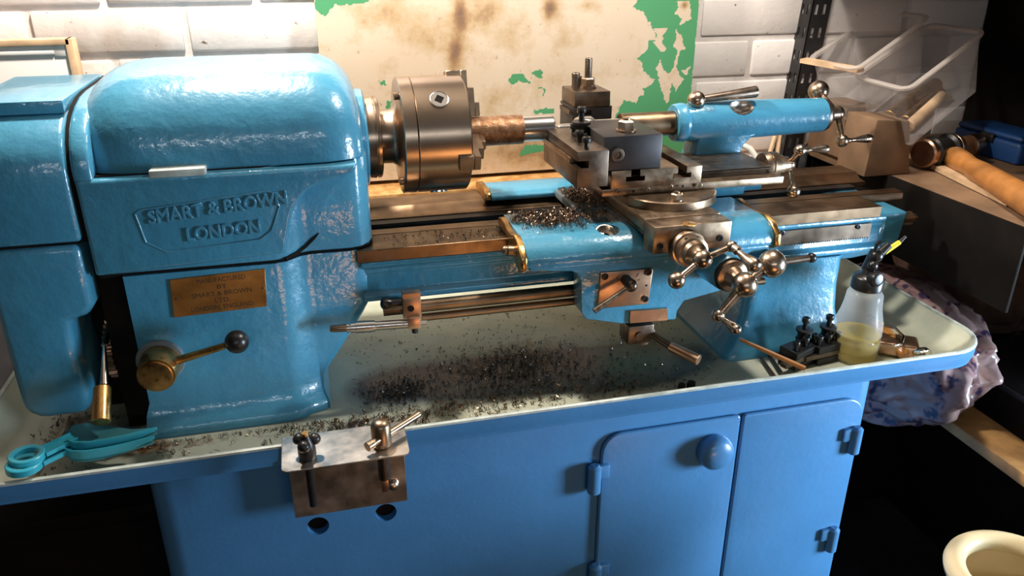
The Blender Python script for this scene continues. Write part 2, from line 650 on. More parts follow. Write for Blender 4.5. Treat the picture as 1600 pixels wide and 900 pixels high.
GREEN = [
    ppx([(1110, -40), (1045, 55), (1130, 100), (1150, 145), (1185, 190), (1200, 235), (1235, 300), (1170, 320), (1165, 380), (1110, 435), (1070, 450),
         (1110, 480), (1130, 560), (1215, 625), (1190, 660), (1120, 690), (1130, 740), (1085, 760), (1070, 800), (970, 785), (920, 880), (860, 1000),
         (900, 1200), (1300, 1200), (1480, 1200), (1500, 720), (1570, -40)], 780, 0, 5),
    ppx([(70, 640), (95, 580), (140, 575), (180, 580), (255, 650), (160, 635), (110, 660)], 780, 0, 5),
    ppx([(255, 570), (320, 540), (340, 605), (290, 600)], 780, 0, 5),
    ppx([(300, 680), (370, 695), (340, 765), (350, 710)], 780, 0, 5),
    ppx([(270, 865), (330, 845), (430, 850), (430, 885), (280, 890)], 780, 0, 5),
    ppx([(815, 740), (850, 730), (870, 810), (835, 900), (815, 880)], 780, 0, 5),
    ppx([(60, -60), (480, -60), (480, 18), (260, 45), (210, 40), (160, 110), (130, 125), (60, 65)], 480, 0, 5),
    ppx([(560, 630), (600, 625), (615, 655), (590, 665)], 480, 0, 5),
    ppx([(620, 785), (660, 790), (650, 850), (620, 860)], 480, 0, 5),
    ppx([(1280, 625), (1470, 625), (1400, 655), (1330, 670), (1240, 690)], 480, 60, 3.75),
]
CREAM = [
    ppx([(1210, 220), (1320, 220), (1280, 290), (1270, 330), (1305, 390), (1270, 410), (1200, 330), (1240, 290)], 780, 0, 5),
    ppx([(1360, 110), (1400, 60), (1390, 0), (1490, 0), (1495, 60), (1500, 150), (1440, 180), (1400, 205), (1430, 140)], 780, 0, 5),
    ppx([(1375, 220), (1440, 310), (1450, 380), (1410, 400), (1385, 540), (1440, 620), (1380, 710), (1345, 640), (1325, 800), (1300, 800), (1250, 640),
         (1230, 540), (1250, 460), (1300, 570), (1350, 560), (1390, 400), (1365, 370), (1385, 290)], 780, 0, 5),
    ppx([(1420, 560), (1495, 520), (1470, 590)], 780, 0, 5),
]
STAIN = [(p.x, p.z, s, sz, k) for (p, s, sz, k) in [
    (at(600, 20, 'y', PY), .035, .03, .55), (at(660, 40, 'y', PY), .05, .03, .45), (at(718, 20, 'y', PY), .012, .03, 1.0), (at(712, 90, 'y', PY), .014, .03, .8),
    (at(760, 20, 'y', PY), .03, .03, .6), (at(690, 75, 'y', PY), .05, .03, .3), (at(858, 12, 'y', PY), .016, .02, 1.25), (at(800, 50, 'y', PY), .05, .03, .35),
    (at(890, 60, 'y', PY), .03, .03, .35), (at(1070, 8, 'y', PY), .008, .008, 1.0), (at(780, 160, 'y', PY), .06, .05, .32), (at(800, 240, 'y', PY), .16, .035, .55),
    (at(920, 10, 'y', PY), .03, .012, .5), (at(860, 230, 'y', PY), .1, .05, .3)]]


def inpoly(x, y, p):
    c = False
    j = len(p) - 1
    for i in range(len(p)):
        if (p[i][1] > y) != (p[j][1] > y) and x < (p[j][0] - p[i][0]) * (y - p[i][1]) / (p[j][1] - p[i][1]) + p[i][0]:
            c = not c
        j = i
    return c


NXP, NZP = 300, 160
verts, faces, gv, sv = [], [], [], []
for j in range(NZP + 1):
    z = PZ0 + (PZ1 - PZ0) * j / NZP
    for i in range(NXP + 1):
        x = PX0 + (PX1 - PX0) * i / NXP
        e = min(i, NXP - i, j, NZP - j)
        verts.append((x, PY + 0.0008 * mnoise.noise(V((x * 9, z * 9, 0))), z))
        nx = x + 0.003 * mnoise.noise(V((x * 120, z * 120, 1)))
        nz = z + 0.003 * mnoise.noise(V((x * 120, z * 120, 5)))
        g = 1.0 if any(inpoly(nx, nz, p) for p in GREEN) and not any(inpoly(nx, nz, p) for p in CREAM) else 0.0
        gv.append(g)
        s = sum(k * math.exp(-((x - a) / s1) ** 2 - ((z - c) / s2) ** 2) for a, c, s1, s2, k in STAIN)
        sv.append(s)
for j in range(NZP):
    for i in range(NXP):
        a = j * (NXP + 1) + i
        faces.append((a, a + 1, a + NXP + 2, a + NXP + 1))
# returned edges give the sheet its thickness
me = bpy.data.meshes.new('splash_sheet')
nb = len(verts)
ring = list(range(NXP + 1)) + [(j + 1) * (NXP + 1) - 1 for j in range(1, NZP + 1)] + [NZP * (NXP + 1) + i for i in range(NXP - 1, -1, -1)] + [j * (NXP + 1) for j in range(NZP - 1, 0, -1)]
for q in ring:
    verts.append((verts[q][0], PY + 0.018, verts[q][2]))
    gv.append(gv[q])
    sv.append(sv[q])
for i in range(len(ring)):
    j = (i + 1) % len(ring)
    faces.append((ring[i], nb + i, nb + j, ring[j]))
me.from_pydata([(x - 0.19, y - PY, z - PZ0) for x, y, z in verts], [], faces)
for nm, dat in (('green', gv), ('stain', sv)):
    at_ = me.attributes.new(nm, 'FLOAT', 'POINT')
    at_.data.foreach_set('value', dat)
me.materials.append(M_panel)
po = bpy.data.objects.new('splash_sheet', me)
COL.objects.link(po)
po.location = (0.19, PY, PZ0)
tag(po, 'sheet metal splash panel with green paint peeling off cream undercoat', 'panel')
# folded lip and stained board under it
mb = MB().box((-0.30, 0.235, 0.60), (0.735, 0.325, 0.928), 0.003)
bb = mb.build('timber_backing_board', M_rustboard)
tag(bb, 'rust-stained timber board behind the lathe bed below the peeling panel', 'board')

# ================================================================== WHITE BOARD AT LEFT
wb = thing('white_board', (-0.72, 0.28, 0.75), 'white painted board with bare wood edging leaning by the brick wall at left', 'board')
MB().box((-1.0, 0.272, 0.75), (-0.512, 0.29, 1.183), 0.001).build('board_face', M_white, wb)
MB().box((-1.0, 0.268, 1.183), (-0.506, 0.296, 1.192), 0.001).build('wood_edge', M_woodpale, wb)
MB().box((-0.512, 0.268, 0.75), (-0.502, 0.296, 1.192), 0.001).build('wood_edge', M_woodpale, wb)
MB().box((-1.0, 0.2695, 1.170), (-0.53, 0.2722, 1.176), 0.001).build('moulding', M_white, wb)
MB().box((-0.53, 0.2705, 1.167), (-0.514, 0.2722, 1.183), 0.0005).build('corner_block', M_white, wb)

# ================================================================== STAND
TX0, TX1, TY0, TY1 = -0.602, 0.782, -0.262, 0.225
st = thing('cabinet_stand', (0.1, 0, 0), 'blue sheet steel cabinet stand under the chip tray with two doors', 'cabinet')
CF = -0.240
body = MB().prism(rrect(-0.40, 0.60, CF, 0.20, (0.03, 0.03, 0.02, 0.02), 5), 'z', 0.0, 0.7425).build('cabinet_body', M_bluestand, st)
hole1, hole2 = at(497, 822, 'y', CF), at(603, 801, 'y', CF)
cm = MB()
for h in (hole1, hole2):
    cm.cyl((h.x, CF - 0.05, h.z), (h.x, CF + 0.05, h.z), 0.0138, seg=28)
cut(body, cm)
for h in (hole1, hole2):
    MB().cyl((h.x, CF + 0.0485, h.z), (h.x, CF + 0.012, h.z), 0.0137, seg=24).build('dark_hole_plug', M_dark, st)


def door(x0, x1, rl, rr, knob):
    z0, z1 = 0.30, 0.716
    d = MB().prism(rrect(x0, x1, z0, z1, (0.02, 0.02, rr, rl), 8), 'y', CF - 0.007, CF - 0.0003, 0.0045, 3).build('cabinet_door', M_bluestand, st)
    return d


d1 = door(0.170, 0.3765, 0.03, 0.006, True)
d2 = door(0.3795, 0.578, 0.006, 0.03, False)
kp = at(1120, 709, 'y', CF - 0.02)
MB().lathe((kp.x, CF - 0.006, kp.z), (0, -1, 0), [(0, 0.024), (0.004, 0.0255), (0.012, 0.026), (0.018, 0.0245), (0.023, 0.019), (0.026, 0.01), (0.0268, 0)], 36).build('door_knob', M_bluestand, d1)


def hinge(px, py, side, d):
    c = at(px, py, 'y', CF - 0.014)
    mb = MB()
    mb.tube([(c.x, CF - 0.010, c.z - 0.024), (c.x, CF - 0.010, c.z - 0.020), (c.x, CF - 0.010, c.z + 0.020), (c.x, CF - 0.010, c.z + 0.024)], [0.005, 0.0095, 0.0095, 0.005], 14)
    mb.box((min(c.x, c.x + side * 0.022), CF - 0.013, c.z - 0.0), (max(c.x, c.x + side * 0.022), CF - 0.003, c.z + 0.022), 0.003)
    mb.build('hinge', M_bluestand, d)


hinge(930, 752, 1, d1)
hinge(931, 905, 1, d1)
hinge(1338, 690, -1, d2)
hinge(1302, 845, -1, d2)

cr_ = thing('shade_backdrop', (-0.62, 0.05, 0), 'added black crate standing under the left end of the chip tray', 'backdrop')  # added black box standing in for the shade below the tray
MB().box((-0.95, -0.12, 0.0005), (-0.425, 0.22, 0.60), 0.01).build('backdrop_body', M_blackboard, cr_)
MB().box((-0.96, -0.13, 0.6003), (-0.42, 0.22, 0.63), 0.008).build('backdrop_top', M_blackboard, cr_)

# ---- chip tray
tray = thing('chip_tray', (0.1, 0, 0.7425), 'long blue chip tray under the lathe with grey green oily inside', 'tray')


def tring(ins, z, n=10):
    R = 0.075
    r = max(R - ins, 0.012)
    return [(x, y, z) for x, y in rrect(TX0 + ins, TX1 - ins, TY0 + ins, TY1 - ins, (max(0.05 - ins, 0.01), r, r, max(0.05 - ins, 0.01)), n)]


MB().loft([tring(0.045, 0.743), tring(0.024, 0.743), tring(0.012, 0.745), tring(0.004, 0.751), tring(0.0035, 0.756), tring(0.001, 0.760), tring(0.0, 0.777)], caps=False).build('tray_body', M_bluestand, tray)
MB().loft([tring(0.0, 0.777), tring(0.0006, 0.7795), tring(0.003, 0.7805), tring(0.006, 0.7795), tring(0.0068, 0.777)], caps=False).build('tray_rim', M_blueworn, tray)
# inside skin with rust, and oil mixed with shade, painted per vertex
OIL_SHADE = [(0.02, -0.10, .12, .05, 1.0), (0.10, -0.12, .14, .06, .9), (0.25, -0.14, .12, .05, .8), (0.30, -0.10, .15, .08, .7), (-0.10, -0.10, .06, .06, .8), (0.10, 0.02, .2, .08, .3),
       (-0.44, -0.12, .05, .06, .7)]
RUST = [(-0.30, -0.18, .13, .010, .45), (-0.50, -0.10, .03, .05, .6), (-0.42, -0.17, .06, .03, .6), (0.0, -0.20, .2, .012, .25), (0.30, -0.20, .05, .02, .35), (-0.14, -0.17, .06, .02, .35),
        (0.15, -0.02, .1, .03, .4)]
rings = [tring(0.0066, 0.777), tring(0.010, 0.770), tring(0.030, 0.752), tring(0.040, 0.7475), tring(0.052, TRAY_Z)]
mb = MB().loft(rings, caps=False)
t = bmesh.new()
gx, gy = 150, 44
x0, x1, y0, y1 = TX0 + 0.052, TX1 - 0.052, TY0 + 0.052, TY1 - 0.052
gvs = [[t.verts.new((x0 + (x1 - x0) * i / gx, y0 + (y1 - y0) * j / gy, TRAY_Z)) for i in range(gx + 1)] for j in range(gy + 1)]
for j in range(gy):
    for i in range(gx):
        t.faces.new((gvs[j][i], gvs[j][i + 1], gvs[j + 1][i + 1], gvs[j + 1][i]))
mb._add(t)
for f in mb.bm.faces:
    if f.normal.z < 0:
        f.normal_flip()
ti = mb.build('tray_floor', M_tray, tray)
ol = world_loc(tray)
me = ti.data
for nm, L in (('oil', OIL_SHADE), ('rust', RUST)):
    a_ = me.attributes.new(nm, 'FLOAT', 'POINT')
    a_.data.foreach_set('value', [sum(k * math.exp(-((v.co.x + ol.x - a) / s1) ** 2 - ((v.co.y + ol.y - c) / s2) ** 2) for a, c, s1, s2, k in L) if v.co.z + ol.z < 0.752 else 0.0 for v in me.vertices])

# ================================================================== LATHE (headstock, guard, bed)
lt = thing('metal_lathe', (0.1, 0, TRAY_Z), 'blue enamelled lathe with headstock, gear guard and bed standing in the chip tray', 'lathe')
HF = -0.140   # headstock front plane
plan = [(-0.428, 0.13), (-0.428, HF + 0.004), (-0.424, HF), (-0.228, HF), (-0.214, HF + 0.004), (-0.205, HF + 0.012), (-0.196, HF + 0.019), (-0.184, HF + 0.022),
        (-0.135, HF + 0.021), (-0.120, HF + 0.025), (-0.110, HF + 0.035), (-0.105, HF + 0.050), (-0.105, 0.13)]
# base casting with a slight belly and a flange foot
rings = []
for z, gx_, gy_ in ((TRAY_Z, 0.016, 0.016), (0.752, 0.018, 0.018), (0.760, 0.016, 0.016), (0.766, 0.008, 0.009), (0.772, 0.003, 0.003), (0.79, 0.0, 0.0), (0.81, 0, 0), (0.83, 0, 0), (0.85, 0, 0), (0.87, 0.0, 0.0), (0.885, 0, 0), (0.90, 0, 0), (0.94, 0.0, 0.0), (0.9625, 0.0, 0.0)):
    rg = []
    for (x, y) in plan:
        xx = x
        if x < -0.40:
            xx = -0.400 - (0.006 if z < 0.78 else 0)
        if x > -0.2:          # leg sweeps back under the bed
            f = min(1, max(0, (0.90 - z) / 0.115)) ** 1.2
            xx = x - f * (x + 0.190) * 0.95
        rg.append((xx + (gx_ * 0.4 if x > -0.2 else 0), y - gy_ if y < 0 else y, z))
    rings.append(rg)
MB().loft(rings).build('headstock_base', M_blue, lt, ang=50)
MB().prism([(x, y + 0.004 if y < 0 else y) for x, y in plan], 'z', 0.9615, 0.9665).build('joint_gap_strip', M_dark, lt)  # dark strip put in for the black gap under the lid
MB().prism(plan, 'z', 0.966, 1.083, 0.004, 2).build('headstock_body', M_blue, lt, ang=50)
# raised gearbox lid with swept right edge
lid = [(-0.427, 0.9675), (-0.214, 0.9765), (-0.211, 0.985), (-0.206, 1.005), (-0.200, 1.026), (-0.190, 1.044), (-0.176, 1.056), (-0.155, 1.064), (-0.138, 1.067), (-0.125, 1.071),
       (-0.119, 1.0815), (-0.427, 1.0815)]
lido = MB().prism(lid, 'y', HF - 0.007, HF + 0.035, 0.005, 3, ang=40).build('gearbox_lid', M_blue, lt, ang=50)
LF = HF - 0.0072
# seam that sweeps up at the right of the lid
pts = [(-0.215, HF + 0.002, 0.9665), (-0.200, HF + 0.0145, 0.969), (-0.19, HF + 0.0195, 0.974), (-0.178, HF + 0.0215, 0.984), (-0.172, HF + 0.0215, 0.990)]
MB().tube(pts, [0.0022, 0.0022, 0.002, 0.0017, 0.0006], 8).build('seam_groove', M_dark, lt)
# raised border and cast lettering
bord = MB()
c0, c1 = at(228, 330, 'y', LF), at(455, 300, 'y', LF)
for a, b_ in (((-0.355, 1.048), (-0.225, 1.064)), ((-0.352, 0.992), (-0.225, 0.9985))):
    pass
path = [(-0.372, LF, 1.040), (-0.365, LF, 1.0445), (-0.225, LF, 1.0565), (-0.2175, LF, 1.052), (-0.214, LF, 1.036), (-0.226, LF, 1.008), (-0.24, LF, 0.998), (-0.345, LF, 0.991), (-0.366, LF, 1.005), (-0.372, LF, 1.040)]
MB().tube(path, 0.0011, 6).build('raised_border', M_blue, lido)
p0, p1 = at(231, 341, 'y', LF), at(449, 309, 'y', LF)
text_obj('cast_lettering', 'SMART & BROWN', 0.0215, M_blue, lido, ((p0.x + p1.x) / 2, LF + 0.0002, (p0.z + p1.z) / 2), p1 - p0, (0, 0, 1), 0.0016, 0.0009, width=(p1 - p0).length)
p0, p1 = at(291, 368, 'y', LF), at(407, 354, 'y', LF)
text_obj('cast_lettering', 'LONDON', 0.0215, M_blue, lido, ((p0.x + p1.x) / 2, LF + 0.0002, (p0.z + p1.z) / 2), p1 - p0, (0, 0, 1), 0.0016, 0.0009, width=(p1 - p0).length)

# rounded belt cover on top
rings = []
xs = [-0.427 + 0.085 * (1 - cos(pi / 2 * i / 12)) for i in range(13)] + [-0.30, -0.25, -0.2] + [-0.108 - 0.060 * (1 - sin(pi / 2 * i / 12)) for i in range(13)]
xs = sorted(set(round(x, 5) for x in xs))
HY, HH, HZ = 0.136, 0.107, 1.0835
for x in xs:
    dl, dr = x + 0.427, -0.108 - x
    s = 1.0
    if dl < 0.085:
        s = max(0, 1 - ((0.085 - dl) / 0.085) ** 2.6) ** (1 / 2.6)
    if dr < 0.060:
        s = max(0, 1 - ((0.060 - dr) / 0.060) ** 2.2) ** (1 / 2.2)
    isl = x < -0.25
    hy = HY - (0.055 if isl else 0.040) * (1 - s)
    hh = HH - (0.072 if isl else 0.060) * (1 - s)
    e = 2.0 / 2.5
    rg = []
    for k in range(33):
        a = pi * k / 32
        c, s_ = cos(a), sin(a)
        rg.append((x, -hy * math.copysign(abs(c) ** e, c), HZ + hh * abs(s_) ** e))
    rings.append(rg)
hood = MB().loft(rings).build('belt_cover', M_blue, lt, ang=60)
g0, g1 = at(236, 272, 'y', -0.147), at(325, 268, 'y', -0.147)
MB().box((-0.349, -0.152, 1.0805), (-0.289, -0.130, 1.0895), 0.002).build('cover_grip', M_blueworn, hood)
MB().prism([(x + (0.003 if x < -0.3 else -0.002), y + 0.001 if y < 0 else y) for x, y in plan], 'z', 1.0828, 1.0838).build('cover_seam', M_dark, lt)

# end guard (two swinging halves)
GF = -0.146
prof = [(0.13, 1.01), (0.13, 1.145)] + [(0.13 - 0.02 * (1 - cos(a)), 1.145 + 0.016 * sin(a)) for a in (0.5, 1.0, 1.57)] + [(-0.02, 1.161)] + \
       [(-0.02 - (GF * -1 - 0.02) * sin(a), 1.075 + 0.086 * cos(a) ** 0.75) for a in (0.25, 0.5, 0.7, 0.9, 1.1, 1.3, 1.45)] + [(GF, 1.07), (GF, 1.0105)]
gu = MB().prism(prof, 'x', -0.545, -0.4325, 0.006, 3, ang=50).build('end_guard_upper', M_blue, lt, ang=60)
low = [(-0.436, 1.009), (-0.436, 0.932), (-0.445, 0.918), (-0.466, 0.914), (-0.468, 0.87), (-0.464, 0.82), (-0.466, 0.795)] + \
      [(-0.475 - 0.01 * k, 0.789 + 0.0) for k in (0,)] + [(-0.515, 0.788)] + [(-0.515 - 0.025 * sin(a), 0.813 - 0.025 * cos(a)) for a in (0.4, 0.8, 1.2, 1.57)] + [(-0.54, 1.009)]
MB().prism(low, 'y', GF, 0.12, 0.010, 3, ang=40).build('end_guard_lower', M_blue, lt, ang=50)
MB().box((-0.53, -0.10, 1.148), (-0.433, 0.09, 1.1622), 0.0015).build('guard_top_strip', M_blue, lt)
MB().box((-0.537, GF + 0.002, 1.0085), (-0.437, 0.12, 1.011)).build('guard_seam', M_dark, lt)
MB().prism([(y * 0.985 + (0.004 if y < 0 else 0), z - 0.002) for y, z in prof], 'x', -0.4335, -0.4275).build('guard_joint', M_dark, lt)
MB().prism([(min(y, 0.128), z - 0.0005) for y, z in prof[:-2]] + [(GF + 0.004, 1.07), (GF + 0.004, 1.02)], 'x', -0.4285, -0.408, 0.004, 2).build('headstock_shoulder', M_blue, lt, ang=60)
MB().box((-0.4345, -0.118, 0.7465), (-0.401, 0.11, 0.966)).box((-0.470, -0.055, 0.7465), (-0.434, 0.11, 0.93)).build('gear_bay_dark_fill', M_dark, lt)  # solid black blocks put in for the dark gap interior
# gear seen in the notch
gp = []
ng = 26
for i in range(ng * 4):
    rr_ = (0.036, 0.036, 0.040, 0.040)[i % 4]
    a = 2 * pi * i / (ng * 4)
    gp.append((-0.442 + 0.0, -0.085 + 0.0) if False else (rr_ * cos(a), rr_ * sin(a)))
gearm = MB().prism([(-0.06 + a, 0.835 + b_) for a, b_ in gp], 'x', -0.452, -0.442)
gearm.cyl((-0.456, -0.06, 0.835), (-0.4395, -0.06, 0.835), 0.012)
gearm.build('change_gear', M_copper, lt)
# quadrant handle
h0, h1, h2, h3 = at(163, 540, 'y', -0.125), at(163, 602, 'y', -0.165), at(160, 606, 'y', -0.168), at(158, 660, 'y', -0.205)
MB().cyl(h0, h1, 0.0022, 0.0055, 16).cyl(h0 + V((0.004, 0.05, 0.02)), h0, 0.004, 0.004, 12).build('selector_shaft', M_chrome, lt)
MB().cyl(h2, h3, 0.0098, 0.0104, 24, 0.0008).build('selector_knob', M_brass, lt)

# brass nameplate
bp = HF - 0.001
pl = [at(265, 437, 'y', bp), at(414, 420, 'y', bp), at(417, 478, 'y', bp), at(272, 496, 'y', bp)]
plate = MB().prism([(p.x, p.z) for p in pl], 'y', HF - 0.0022, HF + 0.001, 0.0004, 1).build('brass_nameplate', M_brassplate, lt)
M_engr = mat('engraved_black_fill', (0.05, 0.025, 0.012), 0.6, var=0.1)
xd = (pl[1] - pl[0]).normalized()
for i, (ln, wd) in enumerate((('MANUFACTURED', 0.5), ('BY', 0.1), ('SMART & BROWN', 0.62), ('LTD.', 0.16), ('LONDON, ENGLAND.', 0.66))):
    f = (i + 0.75) / 5.5
    a = pl[0].lerp(pl[3], f)
    c = pl[1].lerp(pl[2], f)
    m_ = a.lerp(c, 0.53)
    text_obj('nameplate_lettering', ln, 0.0085, M_engr, plate, (m_.x, HF - 0.00225, m_.z), xd, (0, 0, 1), 0.00015, 0, width=wd * 0.112)
for f, g_ in ((0.05, 0.5), (0.97, 0.5)):
    p = pl[0].lerp(pl[3], g_).lerp(pl[1].lerp(pl[2], g_), f)
    MB().lathe((p.x, HF - 0.0022, p.z), (0, -1, 0), [(0, 0.0016), (0.0006, 0.0014), (0.0009, 0)], 10).build('rivet', M_bright, plate)

# speed lever on the headstock front
bx, bz = -0.377, 0.8445
MB().lathe((bx, HF + 0.004, bz + 0.004), (0, -1, 0), [(0, 0.0285), (0.006, 0.0285), (0.008, 0.027)], 40).build('boss_ring', M_greywaste, lt)
boss = MB().lathe((bx, HF - 0.0042, bz + 0.003), (0, -1, 0), [(0, 0.0235), (0.030, 0.0225), (0.034, 0.0215), (0.034, 0.0185), (0.0365, 0.018), (0.0365, 0)], 40, caps=False).build('lever_boss', M_brass, lt)
a0, a1 = at(278, 563, 'y', HF - 0.022), at(352, 540, 'y', HF - 0.040)
MB().cyl(a0, a1, 0.0052, 0.0042, 16).build('speed_lever', M_brass, boss)
bc = at(370, 534, 'y', HF - 0.044)
MB().ball(bc, 0.0142).build('lever_ball', M_blackplastic, boss)

# spindle nose
MB().lathe((-0.145, 0, AX), (1, 0, 0), [(0, 0.065), (0.0445, 0.065), (0.047, 0.061)], 48).build('bearing_cap', M_blue, lt)
MB().lathe((-0.098, 0, AX), (1, 0, 0), [(0, 0.054), (0.010, 0.055), (0.0105, 0.0535), (0.0125, 0.0535), (0.013, 0.055), (0.017, 0.0545), (0.0185, 0.052), (0.0185, 0.03)], 48, caps=False).build('spindle_nose', M_chuck, lt)

# bed
BT = 0.963
MB().prism([(-0.1215, 0.9458), (-0.1215, 0.9385), (-0.115, 0.935), (-0.115, 0.930), (-0.112, 0.925), (-0.112, 0.902), (-0.119, 0.897), (-0.119, 0.889), (-0.09, 0.886), (0.09, 0.886), (0.112, 0.90), (0.112, 0.946),
            (0.03, 0.946), (0.028, 0.920), (-0.03, 0.920), (-0.035, 0.946)], 'x', -0.124, 0.66, 0.002, 2).build('bed_casting', M_blue, lt, ang=45)
MB().prism([(-0.122, 0.9455), (-0.122, 0.9625), (-0.066, 0.9625), (-0.060, 0.9455)], 'x', -0.128, 0.647, 0.0008, 1).build('front_slideway', M_way, lt)
MB().prism([(-0.058, 0.9455), (-0.056, 0.9595), (-0.034, 0.9595), (-0.030, 0.9455)], 'x', -0.104, 0.737, 0.0008, 1).build('inner_slideway', M_way, lt)
MB().prism([(0.030, 0.9455), (0.030, 0.9525), (0.046, 0.9545), (0.058, 0.9625), (0.104, 0.9625), (0.104, 0.9455)], 'x', -0.104, 0.733, 0.0008, 1).build('back_slideway', M_way, lt)
MB().box((-0.104, 0.012, 0.915), (0.70, 0.0295, 0.951)).build('way_inner_face', M_blockst, lt)
MB().prism([(0.636, 0.9455), (0.640, 0.935), (0.634, 0.915), (0.610, 0.900), (0.55, 0.892), (0.55, 0.878), (0.62, 0.876), (0.675, 0.882), (0.690, 0.888), (0.700, 0.902), (0.706, 0.9455)], 'y', -0.110, 0.11, 0.004, 2).build('bed_end', M_blue, lt, ang=45)
MB().cyl((0.700, -0.085, 0.925), (0.735, -0.085, 0.925), 0.011, bev=0.002).cyl((0.735, -0.085, 0.925), (0.745, -0.085, 0.925), 0.006, bev=0.002).build('bearing_nut', M_steel, lt)
# rack with teeth
rk = []
r0, r1, zt, zb = 0.448, 0.632, 0.9375, 0.914
n_t = 46
rk.append((r0, zt))
rk.append((r1, zt))
rk.append((r1, zb + 0.006))
for i in range(n_t):
    x = r1 - (r1 - r0) * i / n_t
    dx = (r1 - r0) / n_t
    rk += [(x - dx * 0.1, zb + 0.003), (x - dx * 0.35, zb), (x - dx * 0.6, zb), (x - dx * 0.9, zb + 0.003)]
rk.append((r0, zb + 0.003))
rack = MB().prism(rk, 'y', -0.1245, -0.113).build('gear_rack', M_steeldark, lt)
for px, py in ((1222, 364), (1341, 354)):
    p = at(px, py, 'y', -0.1247)
    m_ = MB()
    socket_screw(m_, (p.x, -0.1242, p.z), (0, -1, 0), 0.0042, 0.002)
    m_.build('rack_screw', M_black, rack)
# right hand leg
rings = []
for z, g_ in ((TRAY_Z, 0.030), (0.753, 0.030), (0.762, 0.022), (0.775, 0.012), (0.80, 0.004), (0.84, 0.0), (0.888, 0.0)):
    rings.append([(x, y, z) for x, y in rrect(0.440 - g_ * 1.4, 0.600 + g_ * 0.5, -0.122 - g_, 0.11, 0.018, 4)])
MB().loft(rings).build('bed_leg', M_blue, lt, ang=50)
# lead screw, feed rod
z1_, z2_ = 0.880, 0.864
MB().cyl((-0.10, -0.128, z1_), (0.46, -0.128, z1_), 0.0085).build('lead_screw', M_way, lt)
MB().cyl((-0.05, -0.128, z2_ - 0.001), (0.46, -0.128, z2_ - 0.001), 0.0052).build('feed_rod', M_way, lt)
p = at(601, 475, 'y', -0.128)
MB().lathe((p.x - 0.006, -0.128, p.z), (1, 0, 0), [(0, 0), (0.001, 0.0045), (0.004, 0.0078), (0.009, 0.0085), (0.013, 0.0065), (0.016, 0.006), (0.035, 0.006)], 20).build('rod_end_knob', M_blackplastic, lt)
# control rod on the leg
q0, q1 = at(1206, 412, 'y', -0.150), at(1266, 403, 'y', -0.150)
MB().cyl(q0, q1, 0.0052, seg=14).cyl(q0 + V((0.012, 0.04, 0)), q0 + V((0.012, -0.004, 0)), 0.007, seg=14).build('clasp_lever', M_steeldark, lt)
MB().ball(q1 + V((0.002, 0, 0)), 0.0075).build('lever_knob', M_blackplastic, lt)
# capscrew bottom of headstock left
MB().box((-0.1, 0.112, 0.93), (0.66, 0.135, 0.945), 0.002).build('rear_ledge', M_blue, lt)

# ================================================================== CHUCK
ck = thing('lathe_chuck', (0, 0, AX - 0.08), 'round three jaw steel chuck on the spindle nose beside the blue belt cover', 'chuck')
ck.location = (0, 0, AX)
CR = 0.0785


def rdir(th):
    return V((0, -sin(radians(th)), cos(radians(th))))


cb = MB().lathe((0, 0, AX), (1, 0, 0), [(-0.079, 0.02), (-0.079, 0.036), (-0.064, 0.0365), (-0.058, 0.040), (-0.055, 0.046), (-0.054, 0.060), (-0.054, 0.0765), (-0.0525, CR), (-0.0365, CR), (-0.036, CR - 0.001)], 72, caps=False).build('back_plate', M_chuck, ck)
body = MB().lathe((0, 0, AX), (1, 0, 0), [(-0.0355, 0.02), (-0.0355, CR - 0.0012), (-0.0345, CR), (0.033, CR), (0.035, CR - 0.002), (0.035, 0.016)], 72, caps=False).build('chuck_body', M_chuck, ck)
for th in (44, 164, 284):
    d = rdir(th)
    base_ = V((-0.004, 0, AX)) + d * (CR - 0.003)
    s_ = MB().lathe(base_, d, [(0, 0.0125), (0.0042, 0.0125), (0.0045, 0.0115), (0.0040, 0.0110), (0.0040, 0.0)], 28, caps=False).build('key_socket', M_bright, ck)
    R = rotm(d)
    Rz = R @ Matrix.Rotation(radians(60), 4, 'Z')
    m_ = MB().box(base_ + d * 0.0035 - V((.0048, .0048, .0006)), base_ + d * 0.0035 + V((.0048, .0048, .0011)), 0, rot=Rz)
    m_.build('square_hole', M_dark, s_)
for th in (-13, 107, 227):
    d = rdir(th)
    tdir = V((1, 0, 0)).cross(d)
    jaw = MB()
    R3 = Matrix((V((1, 0, 0)), tdir, d)).transposed().to_4x4()

    def jb(x0, x1, r0_, r1_, wd):
        c = V(((x0 + x1) / 2, 0, AX)) + d * ((r0_ + r1_) / 2)
        h = V(((x1 - x0) / 2, wd / 2, (r1_ - r0_) / 2))
        jaw.box(c - h, c + h, 0.0008, 1, rot=R3)
    jb(0.016, 0.036, 0.055, 0.0835, 0.021)
    jb(0.036, 0.045, 0.021, 0.0835, 0.021)
    jb(0.045, 0.054, 0.021, 0.060, 0.017)
    jb(0.054, 0.061, 0.021, 0.040, 0.013)
    jaw.build('jaw', M_steel, ck)
for th in (30, 138, 265):
    p = V((-0.0545, 0, AX)) + rdir(th) * 0.069
    m_ = MB()
    socket_screw(m_, p, (-1, 0, 0), 0.0050, 0.006)
    m_.build('back_plate_bolt', M_steel, ck)

# ================================================================== WORKPIECE
wp = thing('steel_bar_workpiece', (0.036, 0, AX), 'rusty round steel bar with a bright turned end held in the chuck', 'workpiece')
MB().lathe((0.0356, 0, AX), (1, 0, 0), [(0, 0.0205), (0.0855, 0.0205)], 48).build('rusty_bar', M_rust, wp)
MB().lathe((0.1211, 0, AX), (1, 0, 0), [(0, 0.0178), (0.044, 0.0178), (0.0465, 0.0155), (0.0465, 0.004), (0.043, 0)], 48).build('turned_end', M_bright, wp)

